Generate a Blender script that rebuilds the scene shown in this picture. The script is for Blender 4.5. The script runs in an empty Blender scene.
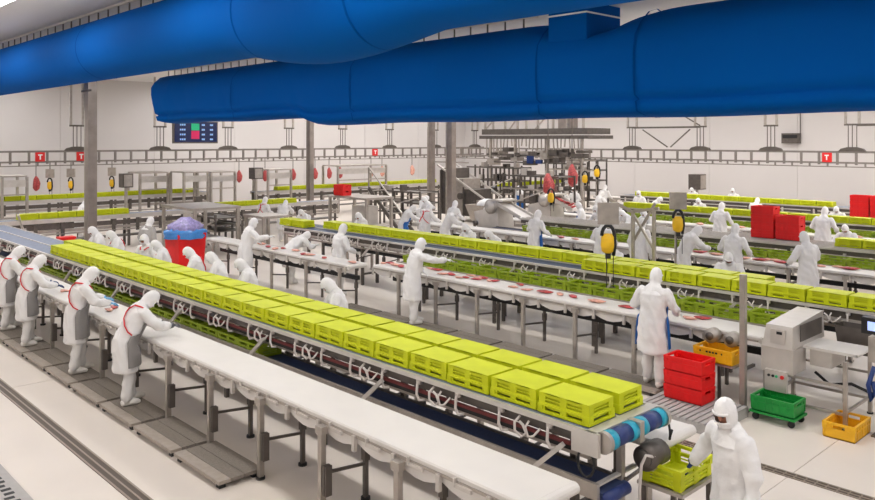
import bpy, bmesh, math, random
from mathutils import Vector, Matrix, noise as mnoise
random.seed(7)
SC = bpy.context.scene
COL = SC.collection
R = math.radians
# ------------------------------------------------------------------ camera (from the vanishing points of the lines)
F = 775.0; H = 4.0; HV = 140.0; CU = 437.5
TH = math.atan(737.5 / F)
FW = Vector((-math.cos(TH), math.sin(TH))); RT = Vector((math.sin(TH), math.cos(TH)))
cam = bpy.data.cameras.new('camera'); cam_o = bpy.data.objects.new('camera', cam); COL.objects.link(cam_o)
cam.sensor_width = 36; cam.lens = F / 875 * 36; cam.shift_y = -(250 - HV) / 875; cam.clip_end = 200
cam_o.location = (0, 0, H); cam_o.rotation_euler = (math.pi / 2, 0, math.atan2(-FW.x, FW.y))
SC.camera = cam_o
# ------------------------------------------------------------------ world, exposure
W = bpy.data.worlds.new('world'); SC.world = W; W.use_nodes = True
W.node_tree.nodes['Background'].inputs[0].default_value = (1, .97, .93, 1)
W.node_tree.nodes['Background'].inputs[1].default_value = 0.12
SC.view_settings.view_transform = 'Standard'; SC.view_settings.look = 'None'
SC.view_settings.gamma = 1; SC.view_settings.use_curve_mapping = False
SC.view_settings.exposure = 0.0
LAMP_W = 97.0            # watts per ceiling luminaire
LAMP_COL = (1, .99, .98)

# ------------------------------------------------------------------ pixel helpers (a pixel gives a direction; the plane gives the place)
def at(u, v, z=0.0):
    d = (H - z) * F / (v - HV); p = FW * d + RT * ((u - CU) * d / F); return Vector((p.x, p.y, z))
def on_y(u, y):
    r = FW * F + RT * (u - CU); return r.x * y / r.y
def on_x(u, x):
    r = FW * F + RT * (u - CU); return r.y * x / r.x
# ------------------------------------------------------------------ materials
def srgb(r, g, b):
    f = lambda c: ((c / 255 + .055) / 1.055) ** 2.4 if c > 10 else c / 255 / 12.92
    return (f(r), f(g), f(b))
M = {}
def mat(name, col, rough=.5, metal=0.0, var=0.0, scale=8.0, bump=0.0, bscale=40.0, trans=0.0, emit=None, estr=1.0, stretch=None, alpha=1.0):
    m = bpy.data.materials.new(name); m.use_nodes = True; M[name] = m
    nt = m.node_tree; b = nt.nodes['Principled BSDF']
    b.inputs['Base Color'].default_value = (*col, 1); b.inputs['Roughness'].default_value = rough
    b.inputs['Metallic'].default_value = metal
    if trans: b.inputs['Transmission Weight'].default_value = trans
    if alpha < 1: b.inputs['Alpha'].default_value = alpha
    if emit:
        b.inputs['Emission Color'].default_value = (*emit, 1); b.inputs['Emission Strength'].default_value = estr
    tc = nt.nodes.new('ShaderNodeTexCoord'); src = tc.outputs['Object']
    if stretch:
        mp = nt.nodes.new('ShaderNodeMapping'); mp.inputs['Scale'].default_value = stretch
        nt.links.new(src, mp.inputs['Vector']); src = mp.outputs['Vector']
    if var:
        n = nt.nodes.new('ShaderNodeTexNoise'); n.inputs['Scale'].default_value = scale; n.inputs['Detail'].default_value = 4
        nt.links.new(src, n.inputs['Vector'])
        r = nt.nodes.new('ShaderNodeValToRGB'); r.color_ramp.elements[0].position = .3; r.color_ramp.elements[1].position = .7
        r.color_ramp.elements[0].color = (*[c * (1 - var) for c in col], 1)
        r.color_ramp.elements[1].color = (*[min(1, c * (1 + var)) for c in col], 1)
        nt.links.new(n.outputs['Fac'], r.inputs['Fac']); nt.links.new(r.outputs['Color'], b.inputs['Base Color'])
    if bump:
        n2 = nt.nodes.new('ShaderNodeTexNoise'); n2.inputs['Scale'].default_value = bscale; n2.inputs['Detail'].default_value = 3
        nt.links.new(src, n2.inputs['Vector'])
        bp = nt.nodes.new('ShaderNodeBump'); bp.inputs['Strength'].default_value = bump; bp.inputs['Distance'].default_value = .02
        nt.links.new(n2.outputs['Fac'], bp.inputs['Height']); nt.links.new(bp.outputs['Normal'], b.inputs['Normal'])
    return m
mat('floor', srgb(224, 214, 204), .38, var=.035, scale=.7)
mat('joint', srgb(182, 170, 158), .7)
mat('wall', srgb(213, 209, 208), .55, var=.02, scale=.3)
mat('ceiling', srgb(226, 223, 221), .7)
mat('duct', (.0, .088, .375), .75, bump=.5, bscale=2.2); M['duct'].node_tree.nodes['Principled BSDF'].inputs['Specular IOR Level'].default_value = .04
mat('duct_seam', (.0, .06, .27), .8); M['duct_seam'].node_tree.nodes['Principled BSDF'].inputs['Specular IOR Level'].default_value = .02
mat('steel', srgb(176, 168, 160), .38, .55, var=.12, scale=6)
mat('steel_dark', srgb(104, 97, 92), .45, .5, var=.15, scale=6)
mat('steel_light', srgb(206, 200, 194), .35, .4, var=.06, scale=5)
mat('rail_steel', srgb(138, 131, 126), .45, .4, var=.1, scale=4)
mat('column_steel', srgb(150, 140, 134), .35, .6, var=.15, scale=3)
mat('belt_white', srgb(219, 214, 209), .42, var=.02, scale=3)
mat('belt_blue', srgb(52, 64, 98), .5, var=.15, scale=30)
mat('belt_slate', srgb(120, 130, 152), .5, var=.1, scale=10)
mat('cyan_plastic', srgb(30, 160, 190), .35)
mat('roller_blue', srgb(34, 52, 110), .4, var=.1, scale=60)
mat('crate_lime', (.585, .635, .012), .5, var=.07, scale=3)
M['crate_lime'].node_tree.nodes['Principled BSDF'].inputs['Specular IOR Level'].default_value = .25
mat('crate_lime_shaded', (.28, .38, .01), .42, var=.1, scale=5)  # same lime plastic, with the shade under the conveyors put into the colour
mat('crate_red', (.82, .005, .006), .5, var=.06, scale=6)
mat('crate_yellow', (.85, .45, .01), .4, var=.05, scale=6)
mat('cart_green', (.005, .28, .04), .4, var=.06, scale=6)
mat('pallet_grey', srgb(172, 168, 165), .6, var=.05, scale=8)
mat('rubber', (.012, .012, .013), .6)
mat('hose_white', srgb(214, 206, 200), .4)
mat('guard_red', srgb(110, 42, 42), .5)
mat('mat_panel', srgb(132, 123, 114), .6, .1, var=.12, scale=30, bump=.9, bscale=60)
mat('mat_edge', srgb(164, 153, 142), .6, var=.08, scale=12)
mat('drain', srgb(92, 80, 70), .5, .3)
mat('drain_rim', srgb(160, 146, 132), .4, .4)
mat('coat', srgb(233, 231, 230), .85, bump=.9, bscale=8)
mat('coat_grey', srgb(176, 172, 168), .8, bump=.5, bscale=9)
mat('hood', srgb(237, 235, 234), .85, bump=.6, bscale=12)
mat('trousers', srgb(222, 219, 217), .8, bump=.6, bscale=11)
mat('boot', srgb(232, 228, 222), .5)
mat('skin', srgb(176, 116, 92), .55)
mat('hair', (.02, .013, .01), .6)
mat('eye_white', (.8, .78, .75), .3)
mat('apron_grey', srgb(138, 134, 132), .5, bump=.3, bscale=8)
mat('apron_blue', srgb(20, 98, 178), .5, bump=.3, bscale=8)
mat('strap_red', srgb(214, 36, 44), .6)
mat('glove_blue', srgb(110, 170, 214), .4)
mat('glove_navy', srgb(24, 52, 112), .5)
mat('glove_mesh', srgb(112, 112, 118), .5, .4)
mat('meat', srgb(178, 70, 70), .4, var=.45, scale=14)
mat('meat_pale', srgb(218, 160, 142), .45, var=.25, scale=12)
mat('bag_blue', srgb(70, 140, 214), .15, trans=.0, var=.1, scale=6, bump=.6, bscale=14)
mat('bag_clear', srgb(160, 150, 200), .12, var=.3, scale=12, bump=.9, bscale=16)
mat('balancer', srgb(240, 190, 30), .4, var=.08, scale=10)
mat('black', (.012, .012, .014), .45)
mat('sign_red', srgb(224, 34, 36), .45)
mat('white', srgb(240, 240, 240), .5)
mat('screen', (.006, .012, .05), .2, emit=srgb(16, 34, 90), estr=.35)
mat('screen_text', (.3, .5, .8), .4, emit=srgb(130, 170, 230), estr=.4)
mat('screen_green', (.0, .4, .2), .4, emit=srgb(20, 150, 90), estr=.45)
mat('screen_red', (.5, .0, .1), .4, emit=srgb(190, 40, 70), estr=.45)
mat('display', (.3, .4, .7), .3, emit=srgb(170, 190, 240), estr=1.0)
mat('lamp', (1, 1, 1), .4, emit=(1, .97, .94), estr=7.0)
mat('teal', srgb(20, 130, 150), .6)
mat('led_green', (.05, .5, .2), .4)
# ------------------------------------------------------------------ mesh builder
class MB:
    def __init__(s, org=(0, 0, 0)): s.v = []; s.f = []; s.o = Vector(org)
    def add(s, vs, fs):
        n = len(s.v); s.v += [Vector(p) for p in vs]; s.f += [[n + i for i in f] for f in fs]; return s
    def box(s, x0, x1, y0, y1, z0, z1):
        return s.add([(x0, y0, z0), (x1, y0, z0), (x1, y1, z0), (x0, y1, z0), (x0, y0, z1), (x1, y0, z1), (x1, y1, z1), (x0, y1, z1)],
                     [(0, 3, 2, 1), (4, 5, 6, 7), (0, 1, 5, 4), (1, 2, 6, 5), (2, 3, 7, 6), (3, 0, 4, 7)])
    def cbox(s, c, d): return s.box(c[0] - d[0] / 2, c[0] + d[0] / 2, c[1] - d[1] / 2, c[1] + d[1] / 2, c[2] - d[2] / 2, c[2] + d[2] / 2)
    def bar(s, a, b, w=.04, h=None):
        a = Vector(a); b = Vector(b); t = (b - a).normalized(); h = h or w
        up = Vector((0, 0, 1)) if abs(t.z) < .95 else Vector((1, 0, 0))
        x = t.cross(up).normalized(); y = x.cross(t).normalized()
        vs = [p + x * (i * w / 2) + y * (j * h / 2) for p in (a, b) for i, j in ((-1, -1), (1, -1), (1, 1), (-1, 1))]
        return s.add(vs, [(3, 2, 1, 0), (4, 5, 6, 7), (0, 1, 5, 4), (1, 2, 6, 5), (2, 3, 7, 6), (3, 0, 4, 7)])
    def sweep(s, pts, rad, seg=10, ax=None, caps=True, a0=None, a1=None):
        """rings of (rx, ry) along pts; ax = direction of rx"""
        pts = [Vector(p) for p in pts]; n = len(pts); rings = []
        full = a0 is None
        prev = None
        for i, p in enumerate(pts):
            t = (pts[min(i + 1, n - 1)] - pts[max(i - 1, 0)])
            t = t.normalized() if t.length > 1e-9 else Vector((0, 0, 1))
            if ax is not None: a = Vector(ax)
            elif prev is not None: a = prev
            else: a = Vector((1, 0, 0)) if abs(t.x) < .8 else Vector((0, 1, 0))
            a = (a - t * a.dot(t)).normalized(); prev = a
            b = t.cross(a)
            r = rad[i] if isinstance(rad, (list, tuple)) else rad
            rx, ry = r if isinstance(r, (list, tuple)) else (r, r)
            k = seg if full else seg + 1
            ring = []
            for j in range(k):
                g = 2 * math.pi * j / seg if full else a0 + (a1 - a0) * j / seg
                ring.append(p + a * (math.cos(g) * rx) + b * (math.sin(g) * ry))
            rings.append(ring)
        base = len(s.v); k = len(rings[0])
        for rg in rings: s.v += rg
        for i in range(n - 1):
            for j in range(k if full else k - 1):
                j2 = (j + 1) % k
                s.f.append([base + i * k + j, base + i * k + j2, base + (i + 1) * k + j2, base + (i + 1) * k + j])
        if caps and full:
            s.f.append([base + j for j in range(k)][::-1]); s.f.append([base + (n - 1) * k + j for j in range(k)])
        return s
    def cyl(s, a, b, r, seg=10): return s.sweep([a, b], [r, r], seg)
    def prism_x(s, prof, x0, x1):
        n = len(prof)
        vs = [(x0, y, z) for y, z in prof] + [(x1, y, z) for y, z in prof]
        return s.add(vs, [[(i + 1) % n, i, n + i, n + (i + 1) % n] for i in range(n)] + [list(range(n)), list(range(2 * n - 1, n - 1, -1))])
    def ball(s, c, r, seg=10, rings=6):
        rx, ry, rz = r if isinstance(r, (tuple, list)) else (r, r, r); c = Vector(c)
        pts = []; rad = []
        for i in range(rings + 1):
            g = math.pi * i / rings; pts.append(c + Vector((0, 0, -math.cos(g) * rz))); rad.append((max(1e-4, math.sin(g) * rx), max(1e-4, math.sin(g) * ry)))
        base = len(s.v)
        for p, (a, b) in zip(pts, rad):
            for j in range(seg):
                q = 2 * math.pi * j / seg; s.v.append(p + Vector((math.cos(q) * a, math.sin(q) * b, 0)))
        for i in range(rings):
            for j in range(seg):
                j2 = (j + 1) % seg; s.f.append([base + i * seg + j, base + i * seg + j2, base + (i + 1) * seg + j2, base + (i + 1) * seg + j])
        return s
    def mesh(s, name, m, smooth=False):
        me = bpy.data.meshes.new(name); o = s.o
        me.from_pydata([tuple(p - o) for p in s.v], [], s.f)
        bm = bmesh.new(); bm.from_mesh(me); bmesh.ops.recalc_face_normals(bm, faces=bm.faces); bm.to_mesh(me); bm.free()
        me.materials.append(M[m])
        if smooth: me.polygons.foreach_set('use_smooth', [True] * len(me.polygons))
        me.update(); return me
    def build(s, name, m, parent=None, smooth=False, loc=None):
        o = bpy.data.objects.new(name, s.mesh(name, m, smooth)); COL.objects.link(o)
        if parent: o.parent = parent
        if loc is not None: o.location = loc
        elif parent is None: o.location = s.o
        return o
def inst(me, name, parent=None, loc=(0, 0, 0), rot=None):
    o = bpy.data.objects.new(name, me); COL.objects.link(o); o.parent = parent; o.location = loc
    if rot is not None: o.rotation_euler = rot
    return o
def tag(o, label, cat, group=None):
    o['label'] = label; o['category'] = cat
    if group: o['group'] = group
    return o
def thing(name, label, cat, loc=(0, 0, 0), rz=0.0, group=None):
    o = bpy.data.objects.new(name, None); COL.objects.link(o); o.location = loc; o.rotation_euler = (0, 0, rz)
    o.empty_display_size = .2
    return tag(o, label, cat, group)
def struct(o): o['kind'] = 'structure'; return o
def remesh(mb, name, m, vox, smooth_it=4, wr=0.0):
    me = mb.mesh(name + '_src', m); o = bpy.data.objects.new('tmp', me); COL.objects.link(o)
    md = o.modifiers.new('r', 'REMESH'); md.mode = 'VOXEL'; md.voxel_size = vox
    if smooth_it:
        sm = o.modifiers.new('s', 'SMOOTH'); sm.iterations = smooth_it; sm.factor = .5
    dg = bpy.context.evaluated_depsgraph_get(); out = bpy.data.meshes.new_from_object(o.evaluated_get(dg))
    out.name = name; out.materials.clear(); out.materials.append(M[m])
    out.polygons.foreach_set('use_smooth', [True] * len(out.polygons))
    bpy.data.objects.remove(o); bpy.data.meshes.remove(me)
    if wr:
        for v in out.vertices:
            c = v.co; n1 = mnoise.noise(Vector((c.x * 7, c.y * 7, c.z * 4.2 + c.x * 3))); n2 = mnoise.noise(Vector((c.x * 15 + 5, c.y * 15, c.z * 9)))
            v.co = c + v.normal * (wr * (1 - 2 * abs(n1)) + wr * .45 * n2)
    return out
# ================================================================== THE HALL
X0, X1, Y0, Y1, ZC = -46.0, 9.0, -7.0, 47.0, 7.5
fl = MB((0, 0, 0)).box(X0, X1, Y0, Y1, -.2, -.006).build('floor', 'joint'); struct(fl)
xs = [X0, -43.8, -33.8, -23.8, -13.8, -3.8, 6.2, X1]; ys = [Y0, 0.4, 17.2, 29, Y1]
for a, b in zip(xs, xs[1:]):
    for c, d in zip(ys, ys[1:]):
        MB().box(a + .006, b - .006, c + .006, d - .006, -.02, 0).build('floor_slab', 'floor', fl, loc=(0, 0, 0))
struct(MB().box(X0, X1, Y0, Y1, ZC, ZC + .2).build('ceiling', 'ceiling'))
def wall(name, x0, x1, y0, y1, axis, face):
    w = struct(MB().box(x0, x1, y0, y1, 0, ZC).build(name, 'joint'))
    lo, hi = (x0, x1) if axis == 'x' else (y0, y1); n = round((hi - lo) / 5.6); st = (hi - lo) / n
    for i in range(n):
        a, b = lo + i * st + .008, lo + (i + 1) * st - .008
        mb = MB()
        if axis == 'x': mb.box(a, b, *face, 0, ZC - .004)
        else: mb.box(*face, a, b, 0, ZC - .004)
        mb.build('wall_panel', 'wall', w, loc=(0, 0, 0))
wall('wall_left', X0 - .2, X0, Y0, Y1, 'y', (X0, X0 + .03))
wall('wall_back', X0, X1, Y1, Y1 + .2, 'x', (Y1 - .03, Y1))
wall('wall_right', X1, X1 + .2, Y0, Y1, 'y', (X1 - .03, X1))
wall('wall_front', X0, X1, Y0 - .2, Y0, 'x', (Y0, Y0 + .03))
# ceiling luminaires: the room's light, with an added fill aimed upward
lum_body = MB().box(-1.3, 1.3, -.2, .2, -.07, 0).mesh('luminaire_body', 'white')
lum_lens = MB().box(-1.25, 1.25, -.16, .16, -.085, -.07).mesh('luminaire_lens', 'lamp')
ld = bpy.data.lights.new('luminaire_light', 'AREA'); ld.shape = 'RECTANGLE'; ld.size = 2.5; ld.size_y = .5; ld.energy = LAMP_W; ld.color = LAMP_COL
lu = bpy.data.lights.new('added_ceiling_fill', 'AREA'); lu.shape = 'RECTANGLE'; lu.size = 2.5; lu.size_y = .3; lu.energy = LAMP_W * .4; lu.color = LAMP_COL  # extra fill light added to brighten the ceiling, not a lamp of the hall
lum_rod = MB().box(-1.0, -.98, -.01, .01, 0, .25).box(.98, 1.0, -.01, .01, 0, .25).mesh('suspension', 'steel')
for y in (-3.5, 5.0, 11.4, 21.5, 26.5, 31.5, 36.5, 42.0):
    for i in range(9):
        x = -42.5 + i * 6.0
        if y == 5.0: x += 4.5
        t = thing('ceiling_luminaire', 'slim white strip luminaire glowing on the hall ceiling', 'light', (x, y, ZC - .25), 0, 'strip luminaires on the ceiling'); inst(lum_rod, 'suspension', t)
        inst(lum_body, 'housing', t); inst(lum_lens, 'diffuser', t)
        lo = bpy.data.objects.new('luminaire_light', ld); COL.objects.link(lo); lo.location = (x, y, ZC - .34)
        uo = bpy.data.objects.new('added_ceiling_fill', lu); COL.objects.link(uo); uo.location = (x, y, ZC - .245); uo.rotation_euler = (math.pi, 0, 0)
# drains
def drain(x0, x1, y, label, w=.22):
    t = thing('floor_drain', label, 'drain', ((x0 + x1) / 2, y, 0))
    MB(t.location).box(x0, x1, y - w / 2, y + w / 2, -.002, .004).build('channel', 'drain', t, loc=(0, 0, 0))
    for s in (-1, 0, 1):
        MB(t.location).box(x0, x1, y + s * w * .42 - .012, y + s * w * .42 + .012, .004, .009).build('rim_bar', 'drain_rim', t, loc=(0, 0, 0))
    me = MB().box(-.008, .008, -w / 2, w / 2, .004, .008).mesh('grate_bar', 'drain_rim')
    n = int((x1 - x0) / .12)
    if n < 140:
        for i in range(n): inst(me, 'grate_bar', t, (x0 - t.location.x + (i + .5) * .12, 0, 0))
    return t
drain(-24, 4, 3.55, 'long slotted floor drain in the pale floor beside the grated standing platforms', .2)
drain(-6.2, 4.0, 9.42, 'grated floor drain crossing the floor between the white hooded worker and yellow crate', .16)
# columns
def column(x, y, w, label):
    t = thing('steel_column', label, 'column', (x, y, 0))
    MB().box(-w / 2, w / 2, -w / 2, w / 2, .02, ZC - .003).build('shaft', 'column_steel', t)
    MB().box(-w * .8, w * .8, -w * .8, w * .8, 0, .02).build('base_plate', 'steel_dark', t)
    MB().cyl((-w * .9, -w * .3, 0), (-w * .9, -w * .3, ZC - .003), .045, 8).build('pipe', 'steel', t, True)
    MB().box(-w * 1.6, w * 1.6, -w * .56, -w * .5, 5.5, 5.56).build('clamp', 'steel_dark', t)
column(-25.0, 8.85, .27, 'square stainless column rising behind the crate conveyor that starts with blue belts')
column(-33.3, 22.7, .24, 'slim stainless column beside the red box on the steel frame')
column(-32.1, 30.1, .27, 'steel column standing against the far row of lime crates')
column(-23.5, 23.2, .26, 'steel column in front of the stepped grey machinery')
# ================================================================== BLUE FABRIC DUCTS
def duct_hangers(t, y, x0, x1, mesh_h):
    MB(t.location).box(x0, x1, y - .05, y + .05, ZC - .06, ZC - .003).build('hanger_rail', 'steel_light', t, loc=(0, 0, 0))
    n = int((x1 - x0) / .7)
    for i in range(n + 1): inst(mesh_h, 'hanger', t, (x0 - t.location.x + i * .7, y - t.location.y, 0))
hang_me = MB().box(-.02, .02, -.015, .015, 7.16 - 6.4, 7.44 - 6.4).mesh('hanger', 'steel_dark')
D1Y = 7.8
t = thing('fabric_duct', 'round taut blue fabric air duct with a sagging bulge hung below the ceiling', 'duct', (-18, D1Y, 6.4))
mb = MB(t.location); pts = []; rad = []
def d1(x):
    s = 0
    if -13.4 < x < -8.2: s = .30 * math.sin(math.pi * (x + 13.4) / 5.2) ** 1.2
    return s
x = -38.0
while x <= 8.6:
    s = d1(x); rz = .79 + s / 2; pts.append((x, D1Y, 7.19 - rz)); rad.append((.79 + s * .25, rz)); x += .3
mb.sweep(pts, rad, 40, ax=(0, 1, 0)); mb.build('tube', 'duct', t, True, (0, 0, 0))
for sx in (-20.9, -12.8, -9.4, -4.5):
    s = d1(sx); rz = .793 + s / 2
    MB(t.location).sweep([(sx - .03, D1Y, 7.19 - rz), (sx + .03, D1Y, 7.19 - rz)], [(.795 + s * .25, rz + .003)] * 2, 40, ax=(0, 1, 0), caps=False).build('seam', 'duct_seam', t, True, (0, 0, 0))
duct_hangers(t, D1Y, -37.6, 8, hang_me)
# second duct: slack, flat-sided
D2Y = 17.0
prof = [(0, 7.2), (-.35, 7.1), (-.7, 6.82), (-.95, 6.5), (-1.02, 6.1), (-1.03, 5.6), (-1.0, 5.25), (-.97, 5.08), (-.8, 4.98), (-.93, 4.93), (-.88, 4.7), (-.5, 4.6),
        (0, 4.56), (.5, 4.6), (.85, 4.72), (.98, 5.2), (1.03, 5.6), (1.02, 6.1), (.95, 6.5), (.7, 6.82), (.35, 7.1)]
t = thing('fabric_duct', 'slack flat-sided blue fabric air duct with creased lower flap and square branch', 'duct', (-16, D2Y, 6.4))
mb = MB(t.location); n = len(prof); nx = 200; xa, xb = -37.6, 8.6
for i in range(nx + 1):
    x = xa + (xb - xa) * i / nx
    dip = .45 * math.exp(-((x + 11.6) / 1.1) ** 2)
    for k, (py, pz) in enumerate(prof):
        q = max(0, (pz - 4.56) / 2.64); wob = .035 * math.sin(x * 1.7 + k * .6) * math.sin(x * .31) + .03 * mnoise.noise(Vector((x * 1.6 + pz * 1.2, pz * .8, k * .1))) + .05 * math.exp(-abs(((x + 14.2) % 5.4) - 2.7 + 2.7) * 2.2) * math.sin(x * 7 + pz * 4)
        sx = (1 - q) * 1.0 * max(0, 1 - (x - xa) / 2.0); lift = .26 * (1 - q) * min(1, max(0, (-23.8 - x) / .7))
        mb.v.append(Vector((x + sx, D2Y + py + wob * (1 if abs(py) > .6 else .3), pz + lift - dip * max(0, (q - .75) / .25) + .02 * math.sin(x * .9) * (1 - q))))
for i in range(nx):
    for k in range(n):
        k2 = (k + 1) % n; mb.f.append([i * n + k, i * n + k2, (i + 1) * n + k2, (i + 1) * n + k])
capm = MB(t.location); capm.v = [p.copy() for p in mb.v[:n]]; capm.f = [list(range(n))]; capm.build('end_panel', 'duct', t, loc=(0, 0, 0))
capm = MB(t.location); capm.v = [p.copy() for p in mb.v[-n:]]; capm.f = [list(range(n))]; capm.build('end_panel', 'duct', t, loc=(0, 0, 0))
mb.build('tube', 'duct', t, True, (0, 0, 0))
for sx in (-29.2, -21.1, -13.0, -10.05, -4, 1.5):
    m2 = MB(t.location); ring = [(D2Y + py * 1.035, 5.9 + (pz - 5.9) * 1.012) for py, pz in prof]
    for q in (-.025, .025):
        m2.v += [Vector((sx + q + max(0, (1 - (pz - 4.56) / 2.64)) * max(0, 1 - (sx - xa) / 2), py, pz + .26 * max(0, 1 - (pz - 4.56) / 2.64) * min(1, max(0, (-23.8 - sx) / .7)))) for py, pz in ring]
    m2.f = [[k, (k + 1) % n, n + (k + 1) % n, n + k] for k in range(n)]
    m2.build('seam', 'duct_seam', t, True, (0, 0, 0))
duct_hangers(t, D2Y, -37.4, -13.8, hang_me)
br = MB(t.location).box(-12.7, -11.5, 16.1, 17.6, 6.4, 7.49).build('branch', 'duct', t, loc=(0, 0, 0))
MB(t.location).box(-12.72, -11.48, 16.08, 17.62, 7.2, 7.24).build('band', 'white', br, loc=(0, 0, 0))
# ================================================================== OVERHEAD RAILS
ZT, ZL = 3.42, 2.9
post_me = MB().box(-.05, .05, -.05, .05, -.62, -.03).mesh('rail_post', 'rail_steel')
stub_me = MB().box(-.035, .035, -.035, .035, -.1, .12).mesh('rail_stud', 'rail_steel')
def hanger_meshes(axis):
    a = MB()
    for s in (-1, 1):
        p = (s * .3, 0) if axis == 'x' else (0, s * .3)
        a.bar((p[0], p[1], 1.35), (p[0], p[1], ZC - ZT - .003), .1)
    b = MB()
    if axis == 'x': b.bar((-.36, 0, 1.32), (.36, 0, 1.32), .09)
    else: b.bar((0, -.36, 1.32), (0, .36, 1.32), .09)
    for s in (-.18, 0, .2):
        p = (s, 0) if axis == 'x' else (0, s)
        b.bar((p[0], p[1], .1), (p[0], p[1], 1.3), .035)
    c = MB(); pr = [(-.62, .03), (.62, .03), (.5, .16), (.2, .24), (-.2, .24), (-.5, .16)]
    nn = len(pr); f = (lambda q, w, z: (q, w, z)) if axis == 'x' else (lambda q, w, z: (w, q, z))
    c.add([f(q, -.09, z) for q, z in pr] + [f(q, .09, z) for q, z in pr], [[i, (i + 1) % nn, nn + (i + 1) % nn, nn + i] for i in range(nn)] + [list(range(nn)), list(range(nn, 2 * nn))])
    return a.mesh('hanger_tubes', 'steel'), b.mesh('hanger_rods', 'steel_dark'), c.mesh('hanger_shoe', 'steel_dark')
def rail(axis, fixed, lo, hi, label, hangers):
    t = thing('overhead_rail', label, 'rail', (fixed, (lo + hi) / 2, ZT) if axis == 'y' else ((lo + hi) / 2, fixed, ZT))
    for nm, z, w in (('upper_bar', ZT, .1), ('lower_bar', ZL, .09), ('track_bar', ZL - .2, .05)):
        mb = MB(t.location)
        if axis == 'y': mb.box(fixed - w / 2, fixed + w / 2, lo, hi, z - w / 2, z + w / 2)
        else: mb.box(lo, hi, fixed - w / 2, fixed + w / 2, z - w / 2, z + w / 2)
        mb.build(nm, 'rail_steel', t, loc=(0, 0, 0))
    n = int((hi - lo) / .85)
    for i in range(n):
        q = lo + (i + .5) * .85 - (lo + hi) / 2
        inst(post_me, 'rail_post', t, (0, q, 0) if axis == 'y' else (q, 0, 0))
        inst(stub_me, 'rail_stud', t, (0, q + .4, ZL - ZT - .12) if axis == 'y' else (q + .4, 0, ZL - ZT - .12))
    A, B, C = hanger_meshes('x' if axis == 'x' else 'y')
    for q in hangers:
        q -= (lo + hi) / 2; L = (0, q, 0) if axis == 'y' else (q, 0, 0)
        h = inst(A, 'hanger', t, L); inst(B, 'hanger_rods', h); inst(C, 'hanger_shoe', h)
    return t
rail('y', -42.0, 5.5, 45.0, 'long overhead rail with hangers running along the wall behind the screen', [9.9, 14.16, 18.6, 22.76, 27.0, 31.2, 35.3, 39.7, 44.0])
rr = rail('x', 40.0, -41.5, -7.0, 'long overhead rail with hangers along the bare wall behind the red crates', [-25.3, -21.0, -17.1, -13.2, -9.1])
mb = MB(rr.location)
mb.bar((-25.2, 40, 4.72), (-21, 40, 4.72), .1); mb.bar((-24.6, 40, 4.6), (-23, 40, 3.6), .06); mb.bar((-21.6, 40, 4.6), (-22.8, 40, 3.6), .06)
mb.bar((-21, 40, 4.8), (-22.6, 40, 5.7), .06); mb.bar((-13, 40, 4.72), (-9.1, 40, 4.72), .12)
mb.build('brace', 'steel_dark', rr, loc=(0, 0, 0))
def red_sign(x, y, axis, label):
    t = thing('rail_sign', label, 'sign', (x, y, ZT))
    d = (.22, .04) if axis == 'x' else (.04, .22)
    MB().box(-d[0], d[0], -d[1], d[1], -.5, -.04).build('panel', 'sign_red', t)
    if axis == 'x':
        MB().box(-.1, .1, -.055, -.042, -.2, -.14).box(-.03, .03, -.055, -.042, -.4, -.2).build('mark', 'white', t)
    else:
        MB().box(.042, .055, -.1, .1, -.2, -.14).box(.042, .055, -.03, .03, -.4, -.2).build('mark', 'white', t)
for u, lb in ((40, 'red square sign with white mark on the rail nearest the empty wall corner'), (81, 'red square sign on the rail beside the tall stainless column'), (375, 'red square sign on the rail between the slim steel columns')):
    red_sign(-41.93, on_x(u, -41.93), 'y', lb)
red_sign(on_y(827, 39.93), 39.93, 'x', 'red square sign with white mark on the rail above the stacked red crates')
# screen
ya, yb = on_x(173, -41), on_x(218, -41); zm, zh = 4.42, 1.22
t = thing('display_screen', 'large dark blue production screen with green and red readouts by the rail', 'screen', (-41, (ya + yb) / 2, zm))
hw = (yb - ya) / 2
MB().box(-.12, -.02, -hw, hw, -zh / 2, zh / 2).build('frame', 'steel_dark', t)
MB().box(-.02, .0, -hw + .1, hw - .06, -zh / 2 + .08, zh / 2 - .02).build('panel', 'screen', t)
mk = MB()
for r_ in range(4):
    z = .38 - r_ * .27
    for c_ in (-.95, .35, .85):
        w = .36 if c_ < 0 else .2
        for q in range(3): mk.box(.0, .008, c_ + q * w / 3, c_ + q * w / 3 + w * .24, z, z + .1)
mk.build('readout', 'screen_text', t)
MB().box(.0, .008, -.28, .2, .12, .5).build('readout', 'screen_green', t)
MB().box(.0, .008, -.28, .2, -.36, .1).build('readout', 'screen_red', t)
MB().bar((-.07, -hw * .6, zh / 2), (-.07, -hw * .6, ZC - zm - .003), .06).bar((-.07, hw * .6, zh / 2), (-.07, hw * .6, ZC - zm - .003), .06).build('bracket', 'steel', t)
t = thing('wall_unit', 'small dark vented unit with a cable on the bare wall', 'vent', (on_y(792, 46.9), 46.9, 4.1))
MB().box(-.5, .5, -.3, .065, -.3, .3).build('body', 'steel_dark', t); MB().box(-.42, .42, -.33, -.3, .0, .2).build('grille', 'black', t)
MB().bar((.5, -.05, .3), (.5, -.05, ZC - 4.1 - .01), .04).build('cable', 'steel_dark', t)
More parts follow.
